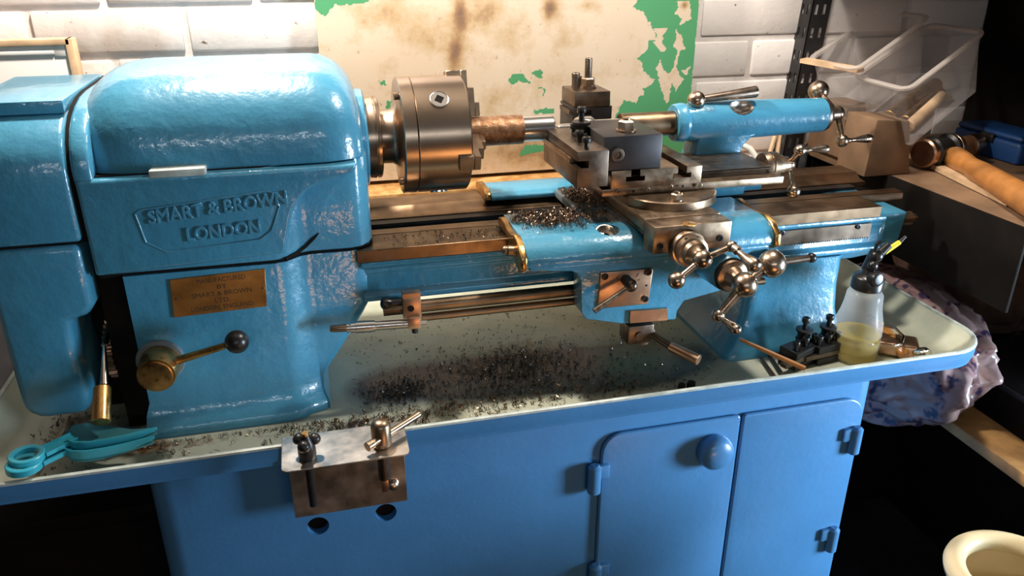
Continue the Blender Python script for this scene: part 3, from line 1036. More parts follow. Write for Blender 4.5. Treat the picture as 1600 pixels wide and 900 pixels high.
# ================================================================== TAILSTOCK
ts = thing('tailstock', (0.45, 0, BT), 'blue tailstock at the right end of the bed with ball lever on top', 'tailstock')
TZ = 1.077
bar = MB().lathe((0.354, 0, TZ), (1, 0, 0), [(0, 0.020), (0, 0.0255), (0.002, 0.0275), (0.012, 0.029), (0.016, 0.0285), (0.018, 0.0265), (0.022, 0.0270), (0.030, 0.0295), (0.06, 0.0300), (0.12, 0.0290), (0.235, 0.0262), (0.249, 0.0262), (0.249, 0.02)], 48)
tb = bar.build('tailstock_barrel', M_blue, ts, ang=50)
cupd = V((0, -0.62, 0.78)).normalized()
cpx = at(1158, 171, 'y', -0.017)
cup0 = V((cpx.x, 0, TZ)) + cupd * 0.033
cm = MB().ball(cup0, 0.0178, 28, 18, scale=(1.15, 0.85, 0.85))
cut(tb, cm)
t = bmesh.new()
bmesh.ops.create_uvsphere(t, u_segments=32, v_segments=20, radius=0.0171)
for v in t.verts:
    v.co = V((v.co.x * 1.15, v.co.y * 0.85, v.co.z * 0.85))
bmesh.ops.delete(t, geom=[v for v in t.verts if (v.co + cup0 - V((cup0.x, 0, TZ))).yz.length > 0.0302], context='VERTS')
for v in t.verts:
    v.co += cup0
mb = MB()
mb._add(t)
mb.build('cup_liner', M_alu, ts)
MB().lathe(cup0 - cupd * 0.0170, cupd, [(0, 0), (0.0005, 0.008), (0.002, 0.0095)], 20).build('brass_oil_cup', M_brass, ts)
col = [(0.388, 1.060), (0.386, 1.035), (0.382, 1.012), (0.380, 0.995), (0.380, 0.985), (0.380, 0.963), (0.475, 0.963), (0.475, 0.985), (0.468, 0.995), (0.464, 1.010), (0.459, 1.028), (0.464, 1.042), (0.474, 1.052), (0.49, 1.060)]
MB().prism(col, 'y', -0.022, 0.026, 0.005, 3, ang=40).build('tailstock_column', M_blue, ts, ang=50)
MB().box((0.40, -0.005, 0.9633), (0.515, 0.095, 0.980), 0.004).build('tailstock_base', M_blue, ts)
MB().lathe((0.27, 0, TZ), (1, 0, 0), [(0, 0.012), (0, 0.0165), (0.001, 0.0178), (0.088, 0.0178)], 40).build('quill', M_way, ts)
MB().lathe((0.1665, 0, TZ + 0.001), (1, 0, 0), [(0, 0), (0.012, 0.0062), (0.034, 0.0068), (0.036, 0.014), (0.040, 0.0155), (0.058, 0.0155), (0.062, 0.013), (0.064, 0.010), (0.12, 0.010)], 36).build('live_centre', M_bright, ts)
lb = at(1088, 156, 'y', -0.008)
ll = at(1182, 143, 'y', -0.012)
lv = MB().ball(lb, 0.0132).cyl((lb.x, lb.y, TZ + 0.024), lb, 0.0075, seg=16).build('clamp_ball', M_ball, ts)
MB().lathe(lb, ll - lb, [(0.008, 0.0048), ((ll - lb).length * 0.98, 0.0088), ((ll - lb).length, 0.0080), ((ll - lb).length, 0)], 20).build('clamp_lever', M_steeldark, ts)
MB().lathe((0.6032, 0, TZ), (1, 0, 0), [(0, 0.0255), (0.004, 0.0255), (0.008, 0.024), (0.012, 0.018), (0.018, 0.011), (0.03, 0.010)], 36).build('thrust_collar', M_steeldark, ts)
cx = 0.636
hb = V((cx, 0.004, TZ))
b1, b2 = at(1279, 142, 'x', cx), at(1316, 220, 'x', cx)
cr = MB().ball(hb, 0.0118)
cr.cyl(hb, b1, 0.0048, 0.0042, 16).cyl(hb, b2, 0.0052, 0.0042, 16).ball(b1, 0.0165).ball(b2, 0.0098)
crk = cr.build('ball_crank', M_ball, ts)
MB().cyl(b2, b2 + V((0.012, 0, 0)), 0.0035, seg=14).build('handle_pin', M_ball, crk)
hm = MB()
crank_handle(hm, b2 + V((0.009, 0, 0)), (1, 0.06, 0.02), 0.048, 0.0072)
hm.build('crank_knob', M_ball, crk)

# ================================================================== CARRIAGE
ca = thing('lathe_carriage', (0.25, 0, BT), 'blue saddle and apron on the bed under the cross slide with brass wipers', 'carriage')
wing = [(-0.062, 0.9635), (-0.062, 0.976), (-0.150, 0.976)] + [(-0.150 - 0.038 * sin(a), 0.949 + 0.027 * cos(a)) for a in (0.3, 0.6, 0.9, 1.2, 1.5)] + [(-0.188, 0.944), (-0.124, 0.944), (-0.1235, 0.9635)]
sd = MB().prism(wing, 'x', 0.079, 0.428, 0.0012, 2, ang=40).build('saddle_front', M_blue, ca, ang=45)
hp = at(948, 363, 'z', 0.970)
hd = V((0, -0.45, 0.9)).normalized()
cut(sd, MB().cyl(hp - hd * 0.012, hp + hd * 0.02, 0.0155, seg=32))
oc = MB().lathe(hp - hd * 0.012, hd, [(0.0005, 0), (0.0005, 0.0152), (0.0115, 0.0152), (0.0115, 0.0138), (0.004, 0.0125), (0.002, 0.008), (0.002, 0)], 32, caps=False).build('oil_well', M_alu, ca)
MB().lathe(hp - hd * 0.0098 + V((0.004, 0.002, 0)), hd, [(0.0003, 0.0065), (0.0009, 0.0065), (0.0009, 0)], 20, caps=False).build('oil_hole', M_dark, oc)
MB().prism([(0.042, 0.9635), (0.042, 0.970), (0.052, 0.976), (0.098, 0.977), (0.114, 0.972), (0.114, 0.9635)], 'x', 0.086, 0.40, 0.0015, 2).build('saddle_rear', M_blue, ca, ang=45)
MB().box((0.186, -0.0615, 0.9635), (0.382, 0.0415, 0.9745), 0.0015).build('saddle_bridge', M_greywaste, ca)
MB().box((0.25, -0.17, 0.9763), (0.325, 0.10, 0.9805)).build('cross_dovetail', M_steeldark, ca)
wp_ = [(-0.064, 0.9637), (-0.066, 0.974), (-0.080, 0.9785), (-0.100, 0.976), (-0.120, 0.9725), (-0.135, 0.9735), (-0.155, 0.9785), (-0.175, 0.972), (-0.190, 0.960), (-0.192, 0.944), (-0.178, 0.936), (-0.165, 0.942), (-0.150, 0.948), (-0.126, 0.946), (-0.1225, 0.9637)]
MB().prism(wp_, 'x', 0.0705, 0.0788, 0.001, 1).build('brass_wiper', M_brass, ca)
MB().prism([(y, z) for y, z in wp_], 'x', 0.4282, 0.4365, 0.001, 1).build('brass_wiper', M_brass, ca)
MB().prism([(0.044, 0.9637), (0.044, 0.973), (0.055, 0.979), (0.10, 0.979), (0.117, 0.974), (0.117, 0.9637)], 'x', 0.077, 0.0858, 0.001, 1).build('brass_wiper', M_brass, ca)
p = at(797, 391, 'y', -0.165)
m_ = MB().cyl(p + V((0.012, 0, -0.002)), p + V((-0.004, 0, 0)), 0.007, seg=14, bev=0.001).ball(p + V((-0.006, 0, 0.001)), 0.0055, 12, 8)
m_.build('wiper_screw', M_way, ca)
# apron
AF = -0.172
op = [(822, 408), (826, 416), (838, 423), (870, 424), (893, 424), (903, 428), (908, 440), (908, 470), (909, 490), (916, 499), (949, 503), (972, 506), (1056, 499), (1058, 486),
      (1069, 470), (1130, 453), (1150, 440), (1165, 400)]
apo = [(q.x, q.z) for q in (at(x, y, 'y', AF) for x, y in op)]
apo = [(0.086, 0.9435)] + apo[1:] + [(0.42, 0.9435)]
apr = MB().prism(apo, 'y', AF, -0.139, 0.006, 3, ang=25).build('apron', M_blue, ca, ang=45)
MB().box((0.084, -0.184, 0.9375), (0.424, -0.139, 0.9437), 0.002).build('apron_ledge', M_blue, ca)
# copper coloured index plate with its lever
pq = [at(x, y, 'y', AF) for x, y in ((937, 425), (1020, 418), (1012, 474), (932, 482))]
ap = MB().prism([(p.x, p.z) for p in pq], 'y', AF - 0.003, AF + 0.002, 0.002, 2).build('index_plate', M_copper, ca)
for px, py in ((945, 432), (1013, 425), (1008, 467)):
    p = at(px, py, 'y', AF - 0.003)
    m_ = MB()
    socket_screw(m_, (p.x, AF - 0.0028, p.z), (0, -1, 0), 0.0048, 0.0016)
    m_.build('plate_screw', M_black, ap)
p = at(1010, 446, 'y', AF - 0.003)
MB().cyl((p.x, AF - 0.0028, p.z), (p.x, AF - 0.0034, p.z), 0.0015, seg=10).build('pin_hole', M_black, ap)
for (xa, ya, xb, yb) in ((966, 430, 963, 436), (998, 427, 994, 433), (1000, 437, 996, 438)):
    a_, b_ = at(xa, ya, 'y', AF - 0.0032), at(xb, yb, 'y', AF - 0.0032)
    MB().tube([a_, b_], 0.0004, 5).build('index_mark', M_black, ap)
pc = at(978, 437, 'y', AF - 0.004)
pb = at(986, 446, 'y', AF - 0.020)
MB().cyl(pc, pb, 0.0075, 0.0075, 18).ball(pb, 0.0088).build('lever_hub', M_steeldark, ap)
pe = at(928, 486, 'y', AF - 0.030)
MB().cyl(pb, pe, 0.0032, 0.0042, 16).build('engage_lever', M_ball, ap)
# half nut block at the foot of the apron
pq = [at(x, y, 'y', AF - 0.002) for x, y in ((984, 485), (1043, 481), (1043, 500), (983, 505))]
MB().prism([(p.x, p.z) for p in pq], 'y', AF - 0.004, AF + 0.01, 0.0006, 1).build('lock_plate', M_copper, ca)
q = at(1000, 522, 'y', -0.168)
m_ = MB().box((q.x - 0.022, -0.178, q.z - 0.010), (q.x + 0.016, -0.145, q.z + 0.018), 0.002)
m_.cyl((q.x + 0.004, -0.165, q.z - 0.014), (q.x + 0.004, -0.165, q.z - 0.008), 0.011, seg=20)
m_.cyl((q.x - 0.006, -0.178, q.z + 0.003), (q.x - 0.006, -0.181, q.z + 0.003), 0.006, seg=16)
nb_ = m_.build('feed_clutch', M_steeldark, ca)
q0, q1, q2 = at(1018, 522, 'y', -0.175), at(1047, 541, 'y', -0.200), at(1092, 563, 'y', -0.236)
MB().cyl(q0 + V((-0.004, 0.008, 0)), q0, 0.010, 0.008, 18).cyl(q0, q1, 0.0048, 0.0052, 16).build('clutch_lever', M_steeldark, nb_)
MB().cyl(q1, q2, 0.0072, 0.0078, 18, 0.001).build('clutch_lever_grip', M_copper, nb_)
# traverse handwheel
hx, hz = 0.343, 0.926
MB().lathe((hx, AF + 0.004, hz), (0, -1, 0), [(0, 0.0285), (0.030, 0.026), (0.058, 0.0245), (0.060, 0.023)], 36).build('traverse_boss', M_blue, ca)
MB().lathe((hx, -0.2285, hz), (0, -1, 0), [(0, 0.0235), (0.003, 0.0235), (0.003, 0.012)], 32).build('traverse_collar', M_black, ca)
MB().lathe((hx, -0.2317, hz), (0, -1, 0), [(0, 0.0215), (0.004, 0.0205), (0.006, 0.014), (0.02, 0.010)], 32).build('traverse_dial', M_steel, ca)
cy = -0.262
hc = V((hx + 0.002, cy, hz - 0.001))
b1, b2 = at(1206, 412, 'y', cy), at(1122, 493, 'y', cy)
crk = MB().ball(hc, 0.0165).cyl(hc, b1, 0.0066, 0.006, 18).cyl(hc, b2, 0.0066, 0.0058, 18).ball(b1, 0.0178).ball(b2, 0.0085).build('traverse_crank', M_ball, ca)
hm = MB()
crank_handle(hm, b2 + V((0, -0.004, 0)), (0.12, -1, -0.05), 0.042, 0.0068)
hm.build('crank_knob', M_ball, crk)

# ================================================================== CROSS SLIDE
ST = 0.998
cs = thing('cross_slide', (0.29, -0.05, 0.976), 'brown steel cross slide with crank handle across the blue saddle', 'slide')
SX0, SX1, SY0, SY1 = 0.234, 0.341, -0.222, 0.15
sb = MB().box((SX0, -0.190, 0.9808), (SX1, SY1, ST), 0.0012).build('slide_body', M_steel, cs)
fp = MB().box((SX0, SY0, 0.961), (SX1, -0.1905, ST - 0.0006), 0.0015).build('slide_end_block', M_steel, cs)
MB().box((SX0 - 0.0, -0.190, 0.9765), (SX0 + 0.012, SY1, 0.9806)).build('gib_strip', M_steeldark, cs)
for px, py in ((1031, 385), (1125, 372)):
    p = at(px, py, 'y', SY0)
    m_ = MB()
    socket_screw(m_, (p.x, SY0 + 0.0005, p.z), (0, -1, 0), 0.0046, 0.0014)
    m_.build('end_screw', M_black, fp)
dx_, dz_ = 0.279, 0.968
dl = MB().lathe((dx_, SY0 - 0.0002, dz_), (0, -1, 0), [(0, 0.0235), (0.006, 0.0240), (0.010, 0.0225), (0.0105, 0.0195), (0.012, 0.0195), (0.0125, 0.0205), (0.022, 0.0200), (0.023, 0.0165), (0.030, 0.0150), (0.034, 0.010), (0.04, 0.008)], 40).build('feed_dial', M_steel, cs)
for a in (-0.5, 0.3):
    p = V((dx_ + 0.0198 * sin(a), SY0 - 0.018, dz_ + 0.0198 * cos(a)))
    d = V((sin(a), 0, cos(a)))
    MB().cyl(p - d * 0.001, p + d * 0.0009, 0.0022, seg=10).build('grub_screw', M_black, dl)
cy = -0.268
hc = V((dx_, cy, dz_))
b1, b2 = at(1143, 385, 'y', cy), at(1057, 438, 'y', cy)
crk = MB().ball(hc, 0.0122).cyl(hc, b1, 0.0042, 0.0038, 16).cyl(hc, b2, 0.0044, 0.0038, 16).ball(b1, 0.0072).ball(b2, 0.0108).build('slide_crank', M_ball, cs)
hm = MB()
hm.cyl(b1, b1 + V((0.003, -0.012, -0.002)), 0.0056, seg=16)
crank_handle(hm, b1 + V((0.002, -0.009, -0.002)), (0.28, -1, -0.30), 0.040, 0.0092)
hm.build('crank_knob', M_ball, crk)
p = at(1079, 351, 'z', ST)
MB().lathe((p.x, p.y + 0.004, ST - 0.001), (0, 0, 1), [(0, 0.009), (0.001, 0.009), (0.0016, 0.0075), (0.0016, 0)], 22, caps=False).build('oiler', M_brass, cs)
for px, py in ((1024, 338), (1115, 338)):
    p = at(px, py, 'z', ST)
    MB().lathe((p.x, p.y, ST - 0.001), (0, 0, 1), [(0, 0.0022), (0.0014, 0.0022), (0.0014, 0)], 12, caps=False).build('dowel_pin', M_bright, cs)

# ================================================================== COMPOUND SLIDE
co = thing('compound_slide', (0.30, -0.06, ST), 'dark steel compound slide with T slots standing on the round swivel base', 'slide')
swx, swy = 0.300, -0.103
sw = MB().lathe((swx, swy, ST + 0.0002), (0, 0, 1), [(0, 0.0705), (0.0105, 0.0705), (0.012, 0.069), (0.012, 0)], 64, caps=False).build('swivel_base', M_steel, co)
p = at(1057, 311, 'z', 1.012)
MB().cyl((p.x, p.y, 1.0100), (p.x, p.y, 1.0125), 0.0088, seg=24).hexa((p.x, p.y, 1.0125), (p.x, p.y, 1.0205), 0.0085).cyl((p.x, p.y, 1.0205), (p.x, p.y, 1.0225), 0.004, seg=12).build('swivel_nut', M_steel, co)
MB().box((0.200, -0.124, 1.0103), (0.472, 0.010, 1.0205), 0.001).build('slide_base', M_steel, co)
MB().prism([(-0.104, 1.0206), (-0.098, 1.026), (-0.106, 1.0315), (-0.004, 1.0315), (-0.012, 1.026), (-0.006, 1.0206)], 'x', 0.206, 0.462, 0.0006, 1).build('dovetail_way', M_steeldark, co)
CT = 1.046
tsl = MB().box((0.2105, -0.128, 1.0208), (0.3415, 0.035, CT), 0.001)
top = tsl.build('top_slide', M_steel, co)
cutm = MB()
for xc in (0.2450, 0.3125):
    prof = [(xc - 0.0065, CT + 0.005), (xc - 0.0065, CT - 0.009), (xc - 0.0135, CT - 0.009), (xc - 0.0135, CT - 0.0155), (xc + 0.0135, CT - 0.0155), (xc + 0.0135, CT - 0.009), (xc + 0.0065, CT - 0.009), (xc + 0.0065, CT + 0.005)]
    cutm.prism(prof, 'y', -0.2, 0.2)
cut(top, cutm)
# dovetail clearance through the top slide
cut(top, MB().box((0.1, -0.107, 1.0), (0.5, -0.003, 1.0316)))
for px, py in ((965, 299), (990, 299), (1012, 296), (1048, 292), (1067, 291), (1094, 290)):
    p = at(px, py, 'y', -0.128)
    m_ = MB()
    socket_screw(m_, (p.x, -0.1277, min(p.z, 1.0275)), (0, -1, 0), 0.0032 if px not in (990, 1067) else 0.0018, 0.0010)
    m_.build('gib_screw', M_black if px in (990, 1067) else M_steel, top)
ay, az = -0.078, 1.024
MB().lathe((0.4625, ay, az), (1, 0, 0), [(0, 0.019), (0.006, 0.0205), (0.010, 0.0205), (0.0105, 0.019), (0.012, 0.019), (0.0125, 0.0205), (0.022, 0.0200), (0.0225, 0.016), (0.032, 0.015), (0.0325, 0.0125), (0.042, 0.012), (0.046, 0.009)], 40).build('compound_dial', M_steel, co)
cx = 0.508
hc = V((cx, ay, az))
b1, b2 = at(1250, 235, 'x', cx + 0.002), at(1240, 299, 'x', cx + 0.0)
crk = MB().ball(hc, 0.0092).cyl(hc, b1, 0.004, 0.0034, 14).cyl(hc, b2, 0.004, 0.0036, 14).ball(b1, 0.0085).ball(b2, 0.0098).build('compound_crank', M_ball, co)
hm = MB().cyl(b1, b1 + V((0.013, 0, 0)), 0.0052, seg=14)
crank_handle(hm, b1 + V((0.009, 0, 0)), (1, -0.03, 0.0), 0.038, 0.0062)
hm.build('crank_knob', M_ball, crk)

# ================================================================== FRONT TOOL POST AND HOLDER
tp = thing('tool_post', (0.24, -0.07, CT), 'square dark steel tool post block on the compound slide', 'tool post')
TT = CT + 0.046
pb_ = MB().box((0.1985, -0.127, CT + 0.0002), (0.2805, -0.022, TT), 0.0012).build('post_block', M_blockst, tp)
p = at(965, 242, 'y', -0.127)
m_ = MB().lathe((p.x, -0.1268, p.z), (0, -1, 0), [(0, 0.0115), (0.0012, 0.0115), (0.0012, 0.0095), (0.0002, 0.0094)], 28, caps=False)
m_.build('cam_ring', M_black, tp)
m_ = MB()
socket_screw(m_, (p.x, -0.1266, p.z), (0, -1, 0), 0.0092, 0.0022)
m_.build('cam_screw', M_steeldark, tp)
p = at(978, 205, 'z', TT)
MB().cyl((p.x, p.y, TT), (p.x, p.y, TT + 0.0025), 0.0135, seg=28).hexa((p.x, p.y, TT + 0.0025), (p.x, p.y, TT + 0.0155), 0.0115, 0.001).cyl((p.x, p.y, TT + 0.0155), (p.x, p.y, TT + 0.018), 0.0055, seg=16).build('post_nut', M_steel, tp)

th = thing('tool_holder', (0.18, -0.07, 1.04), 'long dark tool holder with three clamp screws beside the front tool post', 'tool holder')
hx0, hx1, hy0, hy1, hz0, hz1 = 0.1555, 0.1982, -0.147, 0.004, 1.032, 1.080
hb_ = MB().box((hx0, hy0, hz0), (hx1, hy1, hz1), 0.001).build('holder_body', M_steeldark, th)
cut(hb_, MB().box((hx0 - 0.01, hy0 - 0.01, 1.058), (hx0 + 0.016, hy1 + 0.01, 1.0675)))
MB().box((hx0 - 0.001, -0.120, 1.0582), (hx0 + 0.010, 0.030, 1.0660), 0.0008).build('tool_bit', M_steel, th)
tip = V((hx0 + 0.003, 0.034, 1.0655))
m_ = MB().prism([(hx0 - 0.003, 0.026), (hx0 + 0.010, 0.026), (hx0 + 0.003, 0.042)], 'z', 1.0557, 1.0670)
m_.build('tool_tip', M_steel, th)
MB().prism([(hx1 - 0.01, 1.036), (hx1 + 0.0, 1.030), (hx1 + 0.0, 1.0215), (hx1 - 0.022, 1.0215), (hx1 - 0.022, 1.032)], 'y', hy0 + 0.012, hy1 - 0.02).build('dovetail_jaw', M_blockst, th) if False else None
for px, py in ((897, 193), (906, 204), (917, 214)):
    p = at(px, py, 'z', hz1 + 0.0155)
    m_ = MB().cyl((p.x, p.y, hz1 - 0.001), (p.x, p.y, hz1 + 0.0085), 0.0033, seg=12)
    socket_screw(m_, (p.x, p.y, hz1 + 0.0085), (0, 0, 1), 0.0056, 0.0072)
    m_.build('clamp_screw', M_black, th)
p = V((0.1900, -0.054, hz1))
p2 = at(931, 168, 'z', hz1 + 0.037)
p = V((min(p2.x, hx1 - 0.008), p2.y, hz1))
m_ = MB().cyl((p.x, p.y, hz1 - 0.001), (p.x, p.y, hz1 + 0.034), 0.0038, seg=14)
m_.lathe((p.x, p.y, hz1 + 0.001), (0, 0, 1), [(0, 0.011), (0.0025, 0.0118), (0.004, 0.009), (0.013, 0.0092), (0.0145, 0.0128), (0.018, 0.0128), (0.0185, 0.011)], 28)
socket_screw(m_, (p.x, p.y, hz1 + 0.031), (0, 0, 1), 0.0062, 0.008)
m_.build('height_screw', M_black, th)

# ================================================================== REAR TOOL POST
rp = thing('rear_tool_post', (0.256, 0.115, ST), 'tall dark steel rear tool post with a stud and nut on its top', 'tool post')
rx0, rx1, ry0, ry1 = 0.224, 0.288, 0.080, 0.145
mb = MB().box((rx0, ry0, ST + 0.0002), (rx1, ry1, 1.091), 0.001)
rb = mb.build('post_body', M_blockst, rp)
cut(rb, MB().box((rx0 - 0.01, ry0 - 0.02, 1.079), (rx0 + 0.030, ry1 + 0.02, 1.0865)))
MB().box((rx0 + 0.002, ry0 - 0.001, 1.0912), (rx1 - 0.004, ry1, 1.114), 0.0015).build('post_cap', M_steeldark, rp)
MB().box((rx0 - 0.004, ry0 + 0.006, 1.0795), (rx0 + 0.010, 0.06 + ry1 - 0.07, 1.086)).build('parting_blade', M_steeldark, rp)
sx_, sy_ = 0.258, 0.112
MB().cyl((sx_, sy_, 1.11), (sx_, sy_, 1.160), 0.0056, seg=18, bev=0.0008).build('stud', M_steeldark, rp)
MB().cyl((sx_, sy_, 1.1142), (sx_, sy_, 1.1172), 0.0135, seg=28).cyl((sx_, sy_, 1.1172), (sx_, sy_, 1.1195), 0.0115, seg=24).hexa((sx_, sy_, 1.1195), (sx_, sy_, 1.1305), 0.0112, 0.0008).build('post_nut', M_steel, rp)
m_ = MB().hexa((sx_ - 0.014, sy_ + 0.012, 1.1142), (sx_ - 0.014, sy_ + 0.012, 1.1315), 0.0085)
m_.build('side_nut', M_steeldark, rp)
m_ = MB().cyl((0.233, 0.098, 1.1130), (0.233, 0.098, 1.133), 0.0042, seg=14)
socket_screw(m_, (0.233, 0.098, 1.1325), (0, 0, 1), 0.0064, 0.008)
m_.build('clamp_screw', M_steeldark, rp)

# ================================================================== MICROMETER STOP
ms = thing('micrometer_stop', (-0.08, -0.135, 0.85), 'steel micrometer head in a copper coloured clamp block below the bed', 'micrometer')
def aty(x, y, yy=-0.150):
    return at(x, y, 'y', yy)
a_, b_ = aty(629, 467), aty(659, 496)
blk = MB().box((a_.x, -0.150, b_.z), (b_.x, -0.1365, a_.z), 0.001)
c_ = aty(640, 512)
blk.box((c_.x - 0.002, -0.156, c_.z), (c_.x + 0.014, -0.1365, b_.z + 0.004), 0.001)
blk.box((a_.x, -0.149, a_.z - 0.004), (b_.x, -0.137, a_.z + 0.0055))
bo = blk.build('clamp_block', M_copper, ms)
p = aty(642, 482)
MB().cyl((p.x, -0.1502, p.z), (p.x, -0.1512, p.z), 0.0042, seg=18).build('screw_hole', M_dark, bo)
p = aty(649, 519)
MB().cyl((p.x, -0.147, c_.z - 0.009), (p.x, -0.147, c_.z), 0.0042, seg=16).build('clamp_screw', M_black, ms)
e0, e1 = at(645, 505, 'y', -0.1475), at(515, 514, 'y', -0.1475)
dd = e1 - e0
L = dd.length
MB().lathe(e0, dd, [(0.0, 0.0060), (L * 0.46, 0.0060), (L * 0.46, 0.0073), (L * 0.52, 0.0078), (L * 0.70, 0.0078), (L * 0.705, 0.0072), (L * 0.755, 0.0072), (L * 0.757, 0.005), (L * 0.77, 0.005), (L * 0.775, 0.0068), (L * 0.80, 0.0068)], 28).build('thimble', M_bright, ms)
MB().lathe(e0, dd, [(L * 0.80, 0.0052), (L * 0.97, 0.0047), (L * 0.98, 0.004), (L, 0.0038)], 16).build('ratchet', M_steel, ms)
MB().cyl(e0 - dd.normalized() * 0.018, e0, 0.0032, seg=14).build('spindle', M_bright, ms)

# ================================================================== THINGS IN THE TRAY
# pump bottle
bb0 = at(1331, 556, 'z', TRAY_Z)
bb0.z = TRAY_Z
BR = 0.0345
bt = thing('pump_oil_bottle', bb0, 'clear plastic pump bottle half full of yellow oil at the right end of the tray', 'bottle')
prof = [(0.0005, 0), (0.0005, BR - 0.004), (0.004, BR), (0.012, BR), (0.014, BR - 0.0015), (0.018, BR - 0.0015), (0.020, BR), (0.034, BR), (0.036, BR - 0.0015), (0.040, BR - 0.0015), (0.042, BR), (0.060, BR - 0.001), (0.074, BR - 0.005),
        (0.086, BR - 0.0075), (0.098, BR - 0.0085), (0.104, BR - 0.009), (0.110, BR - 0.013), (0.113, BR - 0.018)]
MB().lathe(bb0, (0.02, 0.0, 1), prof, 40, caps=False).build('bottle_body', M_bottle, bt)
MB().lathe(bb0, (0.02, 0.0, 1), [(0.0015, 0)] + [(h, r - 0.0018) for h, r in prof[2:11]] + [(0.045, 0)], 36, caps=False).build('oil', M_oil, bt)
cz = bb0 + V((0.0022, 0, 0.112))
MB().lathe(cz, (0.02, 0, 1), [(0, 0.0215), (0.002, 0.023), (0.018, 0.0225), (0.021, 0.020), (0.024, 0.012), (0.030, 0.010), (0.030, 0)], 32, caps=False).build('screw_cap', M_blackplastic, bt)
pa = at(1340, 425, 'y', bb0.y - 0.006)
pbq = at(1352, 408, 'y', bb0.y)
hd_ = MB().lathe(cz + V((-0.004, -0.012, 0.022)), (0.1, -1, 0.12), [(0, 0.0105), (0.008, 0.0115), (0.012, 0.0105), (0.0135, 0.008), (0.0138, 0.006), (0.0138, 0)], 24, caps=False)
hd_.cyl(cz + V((0, 0.004, 0.028)), cz + V((0.004, 0.0, 0.058)), 0.010, 0.008, 18)
hd_.ball(cz + V((0.003, -0.004, 0.052)), 0.0095, 16, 10)
hd_.cyl(cz + V((0.006, 0, 0.048)), cz + V((0.024, 0.0, 0.066)), 0.0075, 0.0055, 16)
hd_.ball(cz + V((-0.005, -0.010, 0.040)), 0.0075, 14, 8)
hd_.tube([cz + V((0.000, -0.004, 0.060)), cz + V((-0.002, -0.006, 0.070)), cz + V((0.002, -0.008, 0.077))], 0.0028, 8)
hd_.build('pump_head', M_blackplastic, bt)
n0, n1 = at(1381, 395, 'y', bb0.y), at(1406, 378, 'y', bb0.y)
MB().cyl(cz + V((0.020, 0, 0.062)), n0, 0.0045, 0.004, 12).build('nozzle', M_chrome, bt)
MB().cyl(n0, n1, 0.0040, 0.0036, 14, 0.001).build('nozzle_sleeve', M_yellow, bt)
MB().cyl(n1, n1 + V((0.008, 0, 0.008)), 0.003, 0.002, 12).build('nozzle_tip', M_blackplastic, bt)

# spare tool holders
def spare(px, py, rz, label, wide):
    c = at(px, py, 'z', TRAY_Z)
    root = thing('spare_tool_holder', (c.x, c.y, TRAY_Z), label, 'tool holder')
    R = Matrix.Rotation(rz, 4, 'Z')

    def T(x, y, z):
        q = R @ V((x, y, z))
        return V((c.x + q.x, c.y + q.y, TRAY_Z + q.z))

    def bx_(lo, hi, bev=0.001):
        lo, hi = V(lo), V(hi)
        m = (lo + hi) / 2
        h = (hi - lo) / 2
        w_ = T(*m)
        return (w_ - h, w_ + h, bev, 1, R)
    m = MB()
    m.box(*bx_((-wide, -0.016, 0.0005), (wide, 0.016, 0.011)))
    m.box(*bx_((-wide, -0.004, 0.0108), (wide, 0.016, 0.019)))
    m.box(*bx_((-wide, -0.016, 0.0188), (wide, 0.016, 0.030)))
    m.build('holder_body', M_black, root)
    for i in range(3):
        x = -wide * 0.72 + wide * 0.72 * i
        m = MB().cyl(T(x, -0.006, 0.029), T(x, -0.006, 0.038), 0.003, seg=12)
        socket_screw(m, T(x, -0.006, 0.037), (0, 0, 1), 0.0052, 0.007)
        m.build('clamp_screw', M_black, root)
    m = MB().cyl(T(wide * 0.45, 0.008, 0.029), T(wide * 0.45, 0.008, 0.062), 0.0036, seg=12)
    m.lathe(T(wide * 0.45, 0.008, 0.031), (0, 0, 1), [(0, 0.011), (0.002, 0.0115), (0.004, 0.009), (0.013, 0.0095), (0.015, 0.0125), (0.018, 0.0125), (0.019, 0.010)], 24)
    socket_screw(m, T(wide * 0.45, 0.008, 0.060), (0, 0, 1), 0.0058, 0.0075)
    m.build('height_screw', M_black, root)
    m = MB().box(*bx_((-wide - 0.022, -0.0155, 0.0115), (wide * 0.9, -0.0050, 0.0185), 0.0005))
    m.build('tool_bit', M_steeldark, root)


spare(1248, 566, 0.35, 'black spare tool holder lying in the tray beside the wooden stick', 0.030)
spare(1284, 560, 0.15, 'black spare tool holder standing against the foot of the oil bottle', 0.024)

# wooden stick
s0, s1 = at(1156, 530, 'z', 0.806), at(1258, 576, 'z', 0.784)
sk = MB().tube([s0, s0.lerp(s1, 0.5), s1], [0.0024, 0.0034, 0.0036], 12).build('wooden_stick', M_woodhandle)
tag(sk, 'thin wooden stick leaning from the tray rim towards the traverse crank', 'stick')
# loose strips
for i, (xa, ya, xb, yb) in enumerate(((1190, 560, 1212, 590), (1201, 553, 1222, 583))):
    a_, b_ = at(xa, ya, 'z', 0.750), at(xb, yb, 'z', 0.752)
    o = MB().tube([a_, b_], 0.0028, 4).build('tool_blank', M_steeldark)
    tag(o, ('short dark steel tool blank in the tray, nearer the clutch lever', 'short dark steel tool blank in the tray, touching the spare tool holder')[i], 'tool', 'loose tool blanks in the tray')
# loose screws at the rim
for i, (px, py) in enumerate(((1065, 603), (1080, 600))):
    c = at(px, py, 'z', 0.752)
    m = MB().hexa(c + V((0, 0, -0.005)), c + V((0, 0, 0.004)), 0.0058 + 0.001 * i)
    o = m.build('loose_nut', M_black)
    tag(o, ('small black nut lying at the front rim of the tray, left of two', 'small black nut lying at the front rim of the tray, right of two')[i], 'nut', 'loose nuts in the tray')
c = at(1072, 561, 'z', TRAY_Z)

